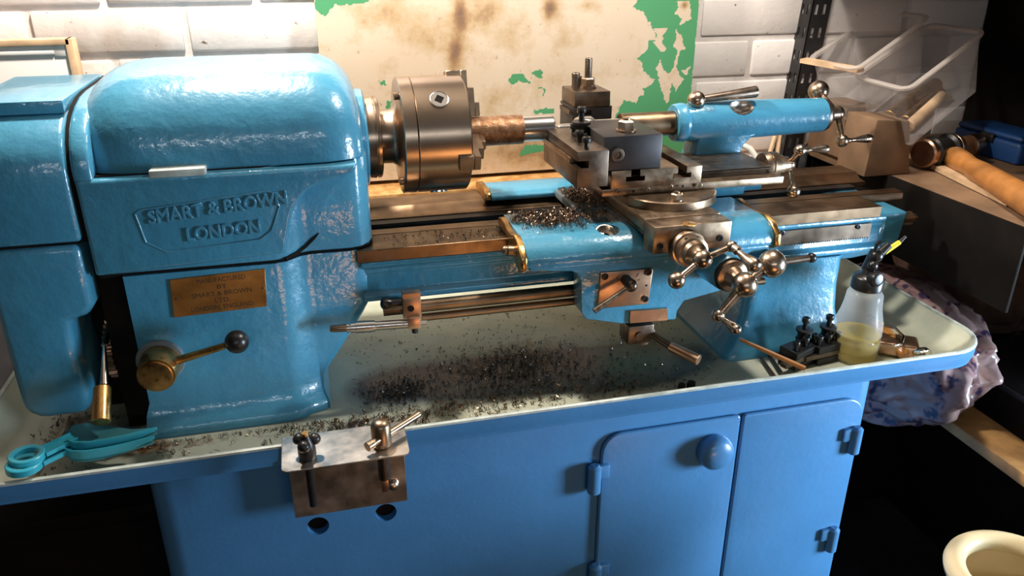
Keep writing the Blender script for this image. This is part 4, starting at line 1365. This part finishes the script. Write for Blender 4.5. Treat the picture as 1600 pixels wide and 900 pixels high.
# tools right of the bottle
c0, c1 = at(1366, 505, 'z', 0.765), at(1415, 556, 'z', 0.757)
o = thing('file_handle', (c1.x, c1.y, TRAY_Z), 'amber varnished tool handle lying right of the oil bottle', 'tool')
MB().lathe(c0, c1 - c0, [(0, 0.007), (0.01, 0.0105), (0.04, 0.0115), (0.07, 0.0095), ((c1 - c0).length * 0.95, 0.0085), ((c1 - c0).length, 0.005)], 20).build('handle_grip', M_amber, o)
MB().cyl(c0, c0 + (c0 - c1).normalized() * 0.018, 0.0075, 0.0072, 16).build('ferrule', M_brass, o)
c0, c1 = at(1385, 520, 'z', 0.772), at(1437, 545, 'z', 0.760)
o = thing('machine_vice_jaw', (c1.x, c1.y, TRAY_Z), 'chromed steel clamp with bent wire bail at the right end of the tray', 'clamp')
rt_ = Matrix.Rotation(-0.6, 4, 'Z')
m = MB().box(c1 + V((-0.055, -0.001, -0.012)), c1 + V((0.006, 0.042, 0.010)), 0.006, 3, rot=rt_)
m.build('clamp_body', M_copper, o)
MB().lathe(c1 + V((-0.012, -0.010, -0.002)), (0.3, -0.9, 0.3), [(0, 0.010), (0.012, 0.012), (0.018, 0.009), (0.02, 0)], 20).build('clamp_cap', M_chrome, o)
w0 = [at(x, y, 'z', 0.784) for x, y in ((1376, 508), (1398, 512), (1412, 526), (1408, 538), (1396, 540))]
MB().tube(w0, 0.0022, 8).build('wire_bail', M_chrome, o)

# teal scoops
def scoop(dx, dy, dz, label, m_b, m_in):
    z = 0.788 + dz
    P = lambda x, y, h=0: at(x + dx, y + dy, 'z', z) + V((0, 0, h))
    root = thing('plastic_scoop', P(100, 700), label, 'scoop', 'teal plastic scoops')
    c = P(38, 728)
    ring_ = []
    m = MB()
    pr = [(-0.003, 0.0125), (0.004, 0.0122), (0.005, 0.0135), (0.005, 0.0175), (0.004, 0.0185), (-0.003, 0.0185), (-0.003, 0.0125)]
    m.lathe(c, (0.05, 0, 1), pr, 36, caps=False)
    m.build('ring_handle', m_b, root)
    # arm with two raised flanges
    a0, a1 = P(62, 720), P(112, 696)
    d = (a1 - a0)
    s = V((-d.y, d.x, 0)).normalized()
    m = MB()
    for sg in (-1, 1):
        m.loft([[p + s * (0.0085 * sg - 0.001), p + s * (0.0085 * sg + 0.001), p + s * (0.0085 * sg + 0.001) + V((0, 0, 0.005)), p + s * (0.0085 * sg - 0.001) + V((0, 0, 0.005))] for p in (a0 - V((0, 0, 0.003)), a1 - V((0, 0, 0.003)))])
    m.loft([[p - s * 0.009, p + s * 0.009, p + s * 0.009 + V((0, 0, 0.002)), p - s * 0.009 + V((0, 0, 0.002))] for p in (a0 - V((0, 0, 0.002)), a1 - V((0, 0, 0.002)))])
    m.build('arm', m_b, root)
    # fan-shaped pan: floor plus upturned rim
    rimp = [(100, 704), (112, 711), (135, 711), (160, 707), (190, 700), (215, 692), (240, 684)]
    back = [(228, 676), (200, 678), (160, 672), (130, 668), (108, 672), (95, 685)]
    out = [P(*q) for q in rimp + back]
    t = MB()
    lo = [p - V((0, 0, 0.006)) for p in out]
    t.loft([[p - V((0, 0, 0.002)) for p in lo], lo])
    t.build('pan_floor', m_in, root)
    t = MB()
    n_ = len(rimp)
    seq = out[:n_]
    hs = [0.6, 1, 1, 1, 0.85, 0.6, 0.25]
    t.loft([[p - V((0, 0, 0.009 * k)), p + V((0, 0, 0.005 * k)), p + V((0.0005, 0.0025, 0.005 * k)), p + V((0.0005, 0.0025, -0.009 * k))] for p, k in zip(seq, hs)])
    t.build('pan_rim', m_b, root)


scoop(0, 0, 0.0, 'teal plastic scoop at the left end of the tray, lower of the stacked pair', M_teal, M_tealdark)
scoop(4, -14, 0.006, 'teal plastic scoop stacked on top of the other scoop, its grey pan uppermost', M_teal, M_tealdark)
a_, b_ = at(108, 652, 'z', 0.752), at(57, 745, 'z', 0.768)
tag(MB().tube([a_, b_], 0.0026, 8).build('wooden_skewer', M_woodpale), 'thin pale wooden skewer passing under the teal scoops', 'stick')

# ================================================================== BRACKET ON THE TRAY RIM
kb = thing('key_bracket', (-0.165, -0.28, 0.69), 'bare aluminium angle bracket hung on the tray rim holding keys', 'bracket')
BZ = 0.7840
fl = [at(x, y, 'z', BZ) for x, y in ((440, 705), (632, 681), (645, 712), (437, 747))]
X0, X1 = fl[0].x, fl[1].x
Yb, Yf = -0.2635, -0.322
flange = MB().prism(rrect(X0, X1 + 0.002, Yf, Yb + 0.012, (0.008, 0.008, 0.001, 0.001), 5), 'z', BZ - 0.001, BZ + 0.0012, 0.0005, 1).build('top_flange', M_alu, kb)
s1, s2 = at(481, 716, 'z', BZ), at(597, 697, 'z', BZ)
cut(flange, MB().cyl((s1.x, s1.y, BZ - 0.02), (s1.x, s1.y, BZ + 0.02), 0.0075, seg=24).cyl((s2.x, s2.y, BZ - 0.02), (s2.x, s2.y, BZ + 0.02), 0.0072, seg=24))
dn = [at(455, 809, 'y', Yb), at(643, 776, 'y', Yb)]
MB().box((X0 + 0.004, Yb - 0.0022, dn[0].z), (X1, Yb - 0.0004, BZ - 0.001), 0.0004, 1).build('front_plate', M_alu, kb)
p = at(614, 758, 'y', Yb - 0.004)
MB().lathe((p.x, Yb - 0.0022, p.z), (0, -1, 0), [(0, 0.0082), (0.002, 0.0080), (0.005, 0.006), (0.0068, 0.003), (0.0072, 0)], 22).build('dome_bolt', M_ball, kb)
# black key
bk = thing('black_clamp_key', (s1.x, s1.y, BZ), 'black lobed clamp key dropped through the left slot of the bracket', 'key')
MB().lathe((s1.x, s1.y, BZ + 0.0014), (0, 0, 1), [(0, 0.0092), (0.004, 0.0102), (0.012, 0.0100), (0.020, 0.009), (0.026, 0.006), (0.03, 0.005)], 22).build('key_hub', M_black, bk)
m = MB()
for a in range(3):
    an = a * 2 * pi / 3 + 0.3
    m.ball((s1.x + 0.010 * cos(an), s1.y + 0.010 * sin(an), BZ + 0.0225), 0.0072, 16, 10)
m.build('lobed_head', M_black, bk)
MB().cyl((s1.x, s1.y, BZ + 0.028), (s1.x, s1.y, BZ + 0.0345), 0.005, 0.004, 14).build('screw_tip', M_brass, bk)
MB().cyl((s1.x, s1.y, BZ - 0.066), (s1.x, s1.y, BZ + 0.002), 0.0045, 0.0050, 16).build('key_shank', M_black, bk)
# chuck key
kk = thing('chuck_key', (s2.x, s2.y, BZ), 'bright steel chuck key with tommy bar hanging in the right of the bracket', 'key')
MB().lathe((s2.x, s2.y, BZ + 0.0014), (0, 0, 1), [(0, 0.0095), (0.002, 0.0115), (0.028, 0.0115), (0.031, 0.0095), (0.034, 0.0055), (0.034, 0)], 32, caps=False).build('key_head', M_steel, kk)
a_, b_ = V((s2.x - 0.016, s2.y - 0.017, BZ + 0.014)), at(655, 647, 'y', s2.y + 0.030)
dd = (b_ - a_).normalized()
MB().cyl(a_, b_, 0.0042, 0.0042, 16, 0.001).build('tommy_bar', M_steel, kk)
MB().cyl(a_ - dd * 0.002, a_ + dd * 0.006, 0.0056, seg=16).build('bar_end', M_steel, kk)
MB().cyl((s2.x, s2.y, BZ - 0.045), (s2.x, s2.y, BZ + 0.002), 0.0068, seg=18).build('key_shank', M_steeldark, kk)
MB().box((s2.x - 0.004, s2.y - 0.004, BZ - 0.063), (s2.x + 0.004, s2.y + 0.004, BZ - 0.0448), 0.0006).build('square_end', M_copper, kk)

# ================================================================== SWARF
def curls(name, n, sampler, size, mtl, label, flat=0.6):
    vs_, fs_ = [], []
    for _ in range(n):
        s_ = sampler()
        if s_ is None:
            continue
        p, lift = s_
        r = size * random.uniform(0.4, 1.3)
        turns = random.uniform(0.4, 1.6)
        wd = r * random.uniform(0.12, 0.3)
        pitch = r * random.uniform(0.3, 1.4)
        ax = V((random.gauss(0, 1), random.gauss(0, 1), random.gauss(0, flat * 0.6))).normalized()
        u = ax.orthogonal().normalized()
        v = ax.cross(u)
        nseg = 5
        b0 = len(vs_)
        pts_ = []
        for k in range(nseg + 1):
            a = 2 * pi * turns * k / nseg
            q = (u * cos(a) + v * sin(a)) * r * 0.5 + ax * (pitch * (k / nseg - 0.5))
            pts_.append((q - ax * wd * 0.5, q + ax * wd * 0.5))
        mz = min(min(a.z, c.z) for a, c in pts_)
        for a, c in pts_:
            vs_.append(p + a + V((0, 0, -mz + lift)))
            vs_.append(p + c + V((0, 0, -mz + lift)))
        for k in range(nseg):
            i = b0 + 2 * k
            fs_.append((i, i + 1, i + 3, i + 2))
    me = bpy.data.meshes.new(name)
    o0 = V((sum(v.x for v in vs_) / len(vs_), sum(v.y for v in vs_) / len(vs_), min(v.z for v in vs_)))
    me.from_pydata([v - o0 for v in vs_], [], fs_)
    me.materials.append(mtl)
    o = bpy.data.objects.new(name, me)
    COL.objects.link(o)
    o.location = o0
    return tag(o, label, 'swarf', kind='stuff')


TZ1 = TRAY_Z + 0.0004


def tray_ok(x, y):
    if not (TX0 + 0.055 < x < TX1 - 0.055 and TY0 + 0.05 < y < 0.16):
        return False
    if x < -0.155 and y > -0.168:
        return False
    if x > 0.39 and y > -0.160:
        return False
    return True


def blob(cx, cy, sx, sy):
    def f():
        for _ in range(20):
            x, y = random.gauss(cx, sx), random.gauss(cy, sy)
            if tray_ok(x, y):
                return V((x, y, TZ1)), 0.0
        return None
    return f


def multi(*fs):
    return lambda: random.choice(fs)()


def uni(x0, x1, y0, y1):
    def f():
        for _ in range(20):
            x, y = random.uniform(x0, x1), random.uniform(y0, y1)
            if tray_ok(x, y):
                return V((x, y, TZ1)), 0.0
        return None
    return f


curls('fine_dark_swarf', 3400, multi(blob(0.085, -0.085, .055, .032), blob(0.085, -0.085, .055, .032), blob(-0.085, -0.115, .022, .02), blob(0.10, -0.13, .11, .03), uni(-0.15, 0.38, -0.2, 0.1)), 0.0036, M_swarfdark,
      'fine dark steel swarf scattered over the oily tray floor below the bed')
curls('bronze_tinted_swarf', 650, multi(uni(-0.15, 0.25, -0.215, -0.15), blob(-0.02, -0.185, .08, .012), blob(-0.16, -0.185, .03, .008), uni(-0.4, 0.3, -0.215, -0.175)), 0.0055, M_swarf,
      'curly brown steel swarf along the front edge of the tray floor')
curls('rusty_swarf_line', 260, lambda: (V((random.uniform(-0.42, -0.17), -0.166 - abs(random.gauss(0.004, 0.004)), TZ1)), 0.0), 0.0032, M_swarf,
      'brown swarf caught along the foot of the headstock')
curls('swarf_left_end', 160, lambda: (V((random.gauss(-0.50, 0.02), random.gauss(-0.13, 0.04), TZ1)), 0.0), 0.005, M_swarf,
      'brown chips of swarf at the left end of the tray beside the scoops')
curls('saddle_swarf', 2300, lambda: (lambda x, y: (V((x, y, 0.9762)), random.random() * 0.003) if 0.083 < x < 0.232 and -0.155 < y < -0.066 else None)(random.gauss(0.14, 0.035), random.gauss(-0.092, 0.022)), 0.0042, M_swarf,
      'heap of brown steel swarf on top of the left saddle wing')
curls('slide_swarf', 1200, lambda: (lambda x, y: (V((x, y, 0.9747)), random.random() * 0.003) if 0.188 < x < 0.232 and -0.058 < y < 0.038 else None)(random.gauss(0.212, 0.015), random.gauss(0.0, 0.03)), 0.0042, M_swarf,
      'brown steel swarf beside the cross slide on the saddle bridge')
curls('bed_swarf', 420, lambda: (V((random.uniform(-0.09, 0.08), random.uniform(-0.118, -0.07), 0.9627)), 0.0) if random.random() < 0.25 else (V((random.uniform(-0.09, 0.18), random.uniform(-0.028, 0.01), 0.9203)), 0.0), 0.0040, M_swarfdark,
      'sparse dark swarf on the bed ways between headstock and saddle')

# ================================================================== SHELVING AT RIGHT
def shelf_angle(x, y, z0, z1, tilt):
    m = MB()
    for (ox, oy, dx_, dy_) in ((0, 0, 0.040, 0.002), (0.0, 0.0, 0.002, 0.040)):
        L_ = 0.040
        def bx(u0, u1, a, c):
            if dx_ > dy_:
                m.box((x + u0, y, a), (x + u1, y + 0.002, c))
            else:
                m.box((x, y - 0.0 + u0, a), (x + 0.002, y + u1, c))
        bx(0, 0.008, z0, z1)
        bx(0.0145, 0.0245, z0, z1)
        bx(0.031, 0.040, z0, z1)
        z = z0
        k_ = 0
        while z < z1:
            zz = min(z + 0.024, z1)
            bx(0.008, 0.0145, z, zz)
            bx(0.0245, 0.031, z, zz)
            z += 0.042
    return m


su = thing('shelving_unit', (0.95, 0.0, 0.0), 'black slotted steel shelving unit with wooden shelves at the right of the lathe', 'shelving')
pm = shelf_angle(0.752, 0.296, 0.0, 1.42, 0)
for v in pm.bm.verts:
    v.co.x += (v.co.z - 1.08) * 0.065
pm.build('slotted_upright', M_blackpaint, su)
SH = 0.95
sh = MB().box((0.806, -0.235, SH - 0.022), (1.184, 0.325, SH), 0.002).build('upper_shelf', M_cardboard, su)
MB().box((0.800, -0.236, SH - 0.13), (0.8055, 0.150, SH + 0.001), 0.001).build('shelf_skirt', M_blackboard, su)
MB().box((0.806, -0.40, 0.580), (1.184, 0.31, 0.60), 0.002).build('lower_shelf', M_wood, su)
MB().box((0.80, -0.25, 1.30), (1.184, 0.325, 1.32), 0.002).build('unseen_shade_shelf', M_blackboard, su)  # unseen shelf added to shadow the wall behind the tubs
MB().box((1.185, -0.45, 0.0), (1.20, 0.325, 1.429)).build('shade_end_board', M_blackboard, su)  # added black panel that blocks light and darkens the right side
MB().box((0.815, 0.300, 0.0), (1.184, 0.318, SH - 0.023)).build('shade_back_board', M_blackboard, su)  # added black panel keeping the shelf interior dark

# tilted translucent tubs
def tub(corner_nl, corner_nr, corner_fl, zn, label, contents):
    A = at(*corner_nl, 'z', zn)
    B = at(*corner_nr, 'z', zn)
    # far corner: solve along ray at given distance so the long side is about 0.30 m
    best = None
    for i in range(400):
        x = A.x + 0.02 + i * 0.0015
        q = at(*corner_fl, 'x', x)
        d = abs((q - A).length - 0.29)
        if best is None or d < best[0]:
            best = (d, q)
    C = best[1]
    L = (C - A).normalized()
    Wd = (B - A)
    Wl = Wd.length
    Wd.normalize()
    D = L.cross(Wd).normalized()
    if D.z > 0:
        D = -D
    Ll, H = 0.29, 0.108

    def P(u, v, h):
        return A + L * u + Wd * v + D * h

    def rr_(ins, h, n=4):
        return [P(x, y, h) for x, y in rrect(ins, Ll - ins, ins, Wl - ins, max(0.025 - ins, 0.006), n)]
    root = thing('plastic_tub', P(Ll / 2, Wl / 2, H), label, 'tub', 'translucent plastic tubs')
    MB().loft([rr_(0.004, 0.004), rr_(0.016, H)], caps=False).build('tub_wall', M_clear, root)
    MB().loft([rr_(0.016, H), rr_(0.017, H + 0.0015)]).build('tub_floor', M_clear, root)
    MB().loft([rr_(0.004, 0.006), rr_(-0.004, 0.004), rr_(-0.006, 0.0), rr_(-0.002, -0.0015), rr_(0.006, 0.0), rr_(0.006, 0.006)], caps=False).build('tub_rim', M_clearrim, root)
    return P, Ll, Wl, H


P1, L1, W1, H1 = tub((1333, 118), (1418, 140), (1452, 36), 1.105, 'frosted clear plastic tub holding brass bar ends, nearer of the two', True)
P2, L2, W2, H2 = tub((1262, 92), (1338, 108), (1376, 16), 1.125, 'frosted clear plastic tub at the back touching the slotted upright', False)
for (u0, v0, u1, v1, rr_, mm, lab) in ((0.05, 0.05, 0.22, 0.06, 0.014, M_brass, 'thick brass bar end lying in the nearer plastic tub, left of the offcuts'),
                                       (0.06, 0.09, 0.20, 0.085, 0.011, M_brass, 'thin brass bar end in the middle of the nearer plastic tub'),
                                       (0.05, W1 - 0.045, 0.19, W1 - 0.055, 0.010, M_woodpale, 'pale dowel offcut against the near side of the plastic tub')):
    hgt = H1 - rr_ - 0.004
    o = MB().cyl(P1(u0, v0, hgt), P1(u1, v1, hgt), rr_, seg=20, bev=0.001).build('bar_offcut', mm)
    tag(o, lab, 'bar', 'offcuts in the plastic tub')
# plank the tubs rest on and the block beneath
p0, p1 = at(1250, 92, 'y', 0.23), at(1340, 108, 'y', 0.14)
pk = MB().loft([[q + V((0, 0, 0)), q + V((0.025, 0.015, 0.0)), q + V((0.025, 0.015, -0.007)), q + V((0, 0, -0.007))] for q in (p0, p1)]).build('thin_plank', M_woodpale)
tag(pk, 'thin wooden plank poking out in front of the slotted steel upright', 'plank')
a_ = at(1352, 160, 'y', 0.10)
blk = MB().prism([(a_.x - 0.008, SH + 0.0005), (a_.x + 0.085, SH + 0.0005), (a_.x + 0.065, 1.045), (a_.x - 0.002, 1.050)], 'y', 0.06, 0.14, 0.003)
tag(blk.build('wooden_block', M_cardboard), 'upright brown wooden block under the nearer plastic tub', 'block')
blk = MB().box((0.79, 0.185, SH + 0.0005), (0.86, 0.29, 1.045), 0.003)
tag(blk.build('cardboard_box', M_cardboard), 'brown cardboard box on the shelf behind the tailstock crank', 'box')

# mallets
def mallet(hx_, hy_, faceD, handle_end, label, mface):
    c = at(hx_, hy_, 'z', SH + 0.03)
    root = thing('copper_mallet', (c.x, c.y, SH), label, 'mallet', 'mallets on the shelf')
    d = V(faceD).normalized()
    MB().cyl(c - d * 0.0, c + d * 0.016, 0.0255, 0.0255, 28, 0.003).build('copper_face', mface, root)
    MB().lathe(c + d * 0.0162, d, [(0, 0.024), (0.004, 0.0275), (0.012, 0.0275), (0.016, 0.022), (0.050, 0.022), (0.054, 0.0275), (0.062, 0.0275), (0.064, 0.02)], 28).build('mallet_head', M_black, root)
    MB().cyl(c + d * 0.081, c + d * 0.097, 0.0255, 0.0245, 28, 0.003).build('copper_face', mface, root)
    return root, c, d


root, c, d = mallet(1441, 240, (1, 0.30, 0), None, 'copper faced mallet head on the shelf left of the wooden handle', M_copper)
h0 = at(1487, 243, 'z', SH + 0.024)
h1 = at(1625, 325, 'z', SH + 0.024)
hd2 = (h1 - h0)
LL = hd2.length
o = thing('wooden_tool', (h0.x, h0.y, SH), 'long turned wooden tool handle lying along the shelf edge', 'tool')
hw = MB().lathe(h0, hd2, [(0, 0.010), (0.004, 0.0165), (0.015, 0.0195), (0.05, 0.0185), (0.08, 0.0160), (0.12, 0.0185), (LL, 0.0215)], 28).build('handle_grip', M_woodhandle, o)
c = at(1512, 228, 'z', SH + 0.024)
o = MB().cyl(c, c + V((0.03, 0.012, 0)), 0.020, seg=24, bev=0.002).build('copper_slug', M_copper)
tag(o, 'short copper slug standing behind the wooden handle on the shelf', 'slug')
c = at(1580, 250, 'z', SH)
o = thing('blue_tool_case', (c.x, c.y, SH), 'dark blue plastic case on the shelf behind the wooden handle', 'case')
MB().box((c.x - 0.03, c.y - 0.04, SH + 0.0005), (c.x + 0.05, c.y + 0.12, SH + 0.04), 0.006, 3).build('case_body', M_bluebox, o)
MB().box((c.x - 0.028, c.y - 0.038, SH + 0.0402), (c.x + 0.048, c.y + 0.118, SH + 0.052), 0.006, 3).build('case_lid', M_bluebox, o)
MB().box((c.x - 0.034, c.y + 0.02, SH + 0.03), (c.x - 0.030, c.y + 0.05, SH + 0.046), 0.001).build('latch', M_blackplastic, o)
# pale edge strip of timber on shelf
a_, b_ = at(1418, 246, 'z', SH + 0.002), at(1572, 322, 'z', SH + 0.002)
o = MB().loft([[q, q + V((0.03, 0.0, 0)), q + V((0.03, 0, 0.008)), q + V((0, 0, 0.008))] for q in (a_, b_)]).build('timber_strip', M_woodpale)
tag(o, 'pale timber strip along the shelf edge in front of the wooden handle', 'strip')
# crumpled polythene at the shelf end
c = at(1588, 338, 'z', SH - 0.02)
t = bmesh.new()
bmesh.ops.create_icosphere(t, subdivisions=4, radius=1)
for v in t.verts:
    n_ = v.co.normalized()
    f = 1 + 0.35 * mnoise.noise(n_ * 2.3 + V((3, 1, 7))) + 0.18 * mnoise.noise(n_ * 6)
    v.co = V((n_.x * 0.034, n_.y * 0.022, n_.z * 0.028)) * f + c + V((0.006, -0.03, 0.0))
mb = MB()
mb._add(t)
tag(mb.build('crumpled_polythene', M_clearrim, ang=80), 'crumpled clear polythene at the end of the shelf edge', 'wrapping')

# loops of cable and sticks behind the tailstock
cab = [at(1140, 228, 'y', 0.20), at(1158, 226, 'y', 0.19), at(1172, 232, 'y', 0.18), at(1182, 246, 'y', 0.17), at(1186, 262, 'y', 0.165), V((at(1186, 262, 'y', 0.165).x, 0.16, TRAY_Z + 0.007))]
tag(MB().tube(cab, 0.0055, 10).build('white_cable', M_whitecable), 'white cable curving down behind the blue tailstock', 'cable')
for i, (xa, ya, xb, yb) in enumerate(((1213, 206, 1196, 262), (1219, 208, 1211, 262))):
    q0, q1 = at(xa, ya, 'y', 0.20), at(xb, yb, 'y', 0.18)
    o = MB().tube([q0, q0 + (q1 - q0) * ((q0.z - TRAY_Z - 0.004) / (q0.z - q1.z))], 0.0042, 8).build('wooden_rod', M_woodpale)
    tag(o, ('thin pale wooden rod behind the tailstock, left one', 'thin pale wooden rod behind the tailstock, right one')[i], 'rod', 'thin rods behind the tailstock')

# floral plastic bag between tray and shelving
t = bmesh.new()
bmesh.ops.create_icosphere(t, subdivisions=5, radius=1)
for v in t.verts:
    n_ = v.co.normalized()
    f = 1 + 0.16 * mnoise.noise(n_ * 2.0) + 0.10 * mnoise.noise(n_ * 5 + V((1, 2, 3))) + 0.04 * mnoise.noise(n_ * 12)
    p = V((n_.x * 0.10, n_.y * 0.23, n_.z * 0.105)) * f
    p.x -= 0.55 * min(0, p.z) * -1 if False else 0
    p.x += 0.5 * p.z
    v.co = p + V((0.785, 0.0, 0.672))
for v in t.verts:
    if v.co.z > 0.735 and v.co.x < 0.79:
        v.co.z = 0.735 - 0.1 * (v.co.z - 0.735)
    if v.co.x < 0.605:
        v.co.x = 0.605
    if v.co.z > 0.735 and v.co.x < 0.80:
        v.co.x = 0.80
    if v.co.x > 0.798:
        v.co.z = max(v.co.z, 0.602)
mb = MB()
mb._add(t)
tag(mb.build('floral_bag', M_floral, ang=80), 'crumpled plastic bag with floral print stuffed between tray end and shelving', 'bag')

t = bmesh.new()
bmesh.ops.create_icosphere(t, subdivisions=5, radius=1)
for v in t.verts:
    n_ = v.co.normalized()
    f = 1 + 0.22 * mnoise.noise(n_ * 2.2 + V((9, 2, 4))) + 0.12 * abs(mnoise.noise(n_ * 5 + V((4, 2, 3)))) + 0.03 * mnoise.noise(n_ * 14)
    v.co = V((n_.x * 0.095, n_.y * 0.15, n_.z * 0.11)) * f + V((1.06, 0.10, 0.72))
    v.co.z = max(v.co.z, 0.6005)
mb = MB()
mb._add(t)
M_cloth = mat('dark_brown_cloth', (0.085, 0.045, 0.028), 0.85, var=0.3, vscale=12)
tag(mb.build('brown_cloth_bundle', M_cloth, ang=80), 'dark brown crumpled cloth bundle on the lower shelf behind the floral bag', 'cloth')

# black box and jar on the lower shelf
b0 = at(1530, 640, 'z', 0.60)
o = thing('black_box', (b0.x + 0.1, b0.y, 0.6), 'black box on the lower wooden shelf below the floral bag', 'box')
MB().box((b0.x - 0.005, b0.y - 0.17, 0.6005), (b0.x + 0.2, b0.y + 0.10, 0.66), 0.003).build('box_body', M_blackboard, o)
MB().box((b0.x - 0.008, b0.y - 0.173, 0.6602), (b0.x + 0.203, b0.y + 0.103, 0.672), 0.003).build('box_lid', M_blackpaint, o)
c = at(1508, 628, 'z', 0.60)
o = thing('small_jar', (c.x, c.y, 0.6), 'small capped jar at the corner of the lower wooden shelf', 'jar')
MB().lathe((c.x, c.y, 0.6005), (0, 0, 1), [(0, 0.013), (0.002, 0.015), (0.02, 0.015), (0.024, 0.012)], 24).build('jar_body', M_greywaste, o)
MB().lathe((c.x, c.y, 0.6247), (0, 0, 1), [(0, 0.0135), (0.010, 0.0135), (0.012, 0.012)], 24).build('jar_cap', M_steeldark, o)
# cream bucket bottom right
bz_ = 0.60
c = at(1590, 905, 'z', bz_)
o = thing('cream_bucket', (c.x, c.y, 0), 'cream plastic bucket with a thick rounded rim, nearest the camera at right', 'bucket')
RB = 0.070
MB().lathe((c.x, c.y, bz_), (0, 0, 1), [(0.013 * sin(2 * pi * i / 14), RB + 0.013 * cos(2 * pi * i / 14)) for i in range(15)], 56, caps=False).build('bucket_rim', M_cream, o)
MB().lathe((c.x, c.y, 0), (0, 0, 1), [(0.001, 0), (0.001, RB - 0.012), (bz_ - 0.012, RB + 0.004), (bz_ - 0.012, RB - 0.002), (0.006, RB - 0.016), (0.006, 0)], 40, caps=False).build('bucket_body', M_cream, o)
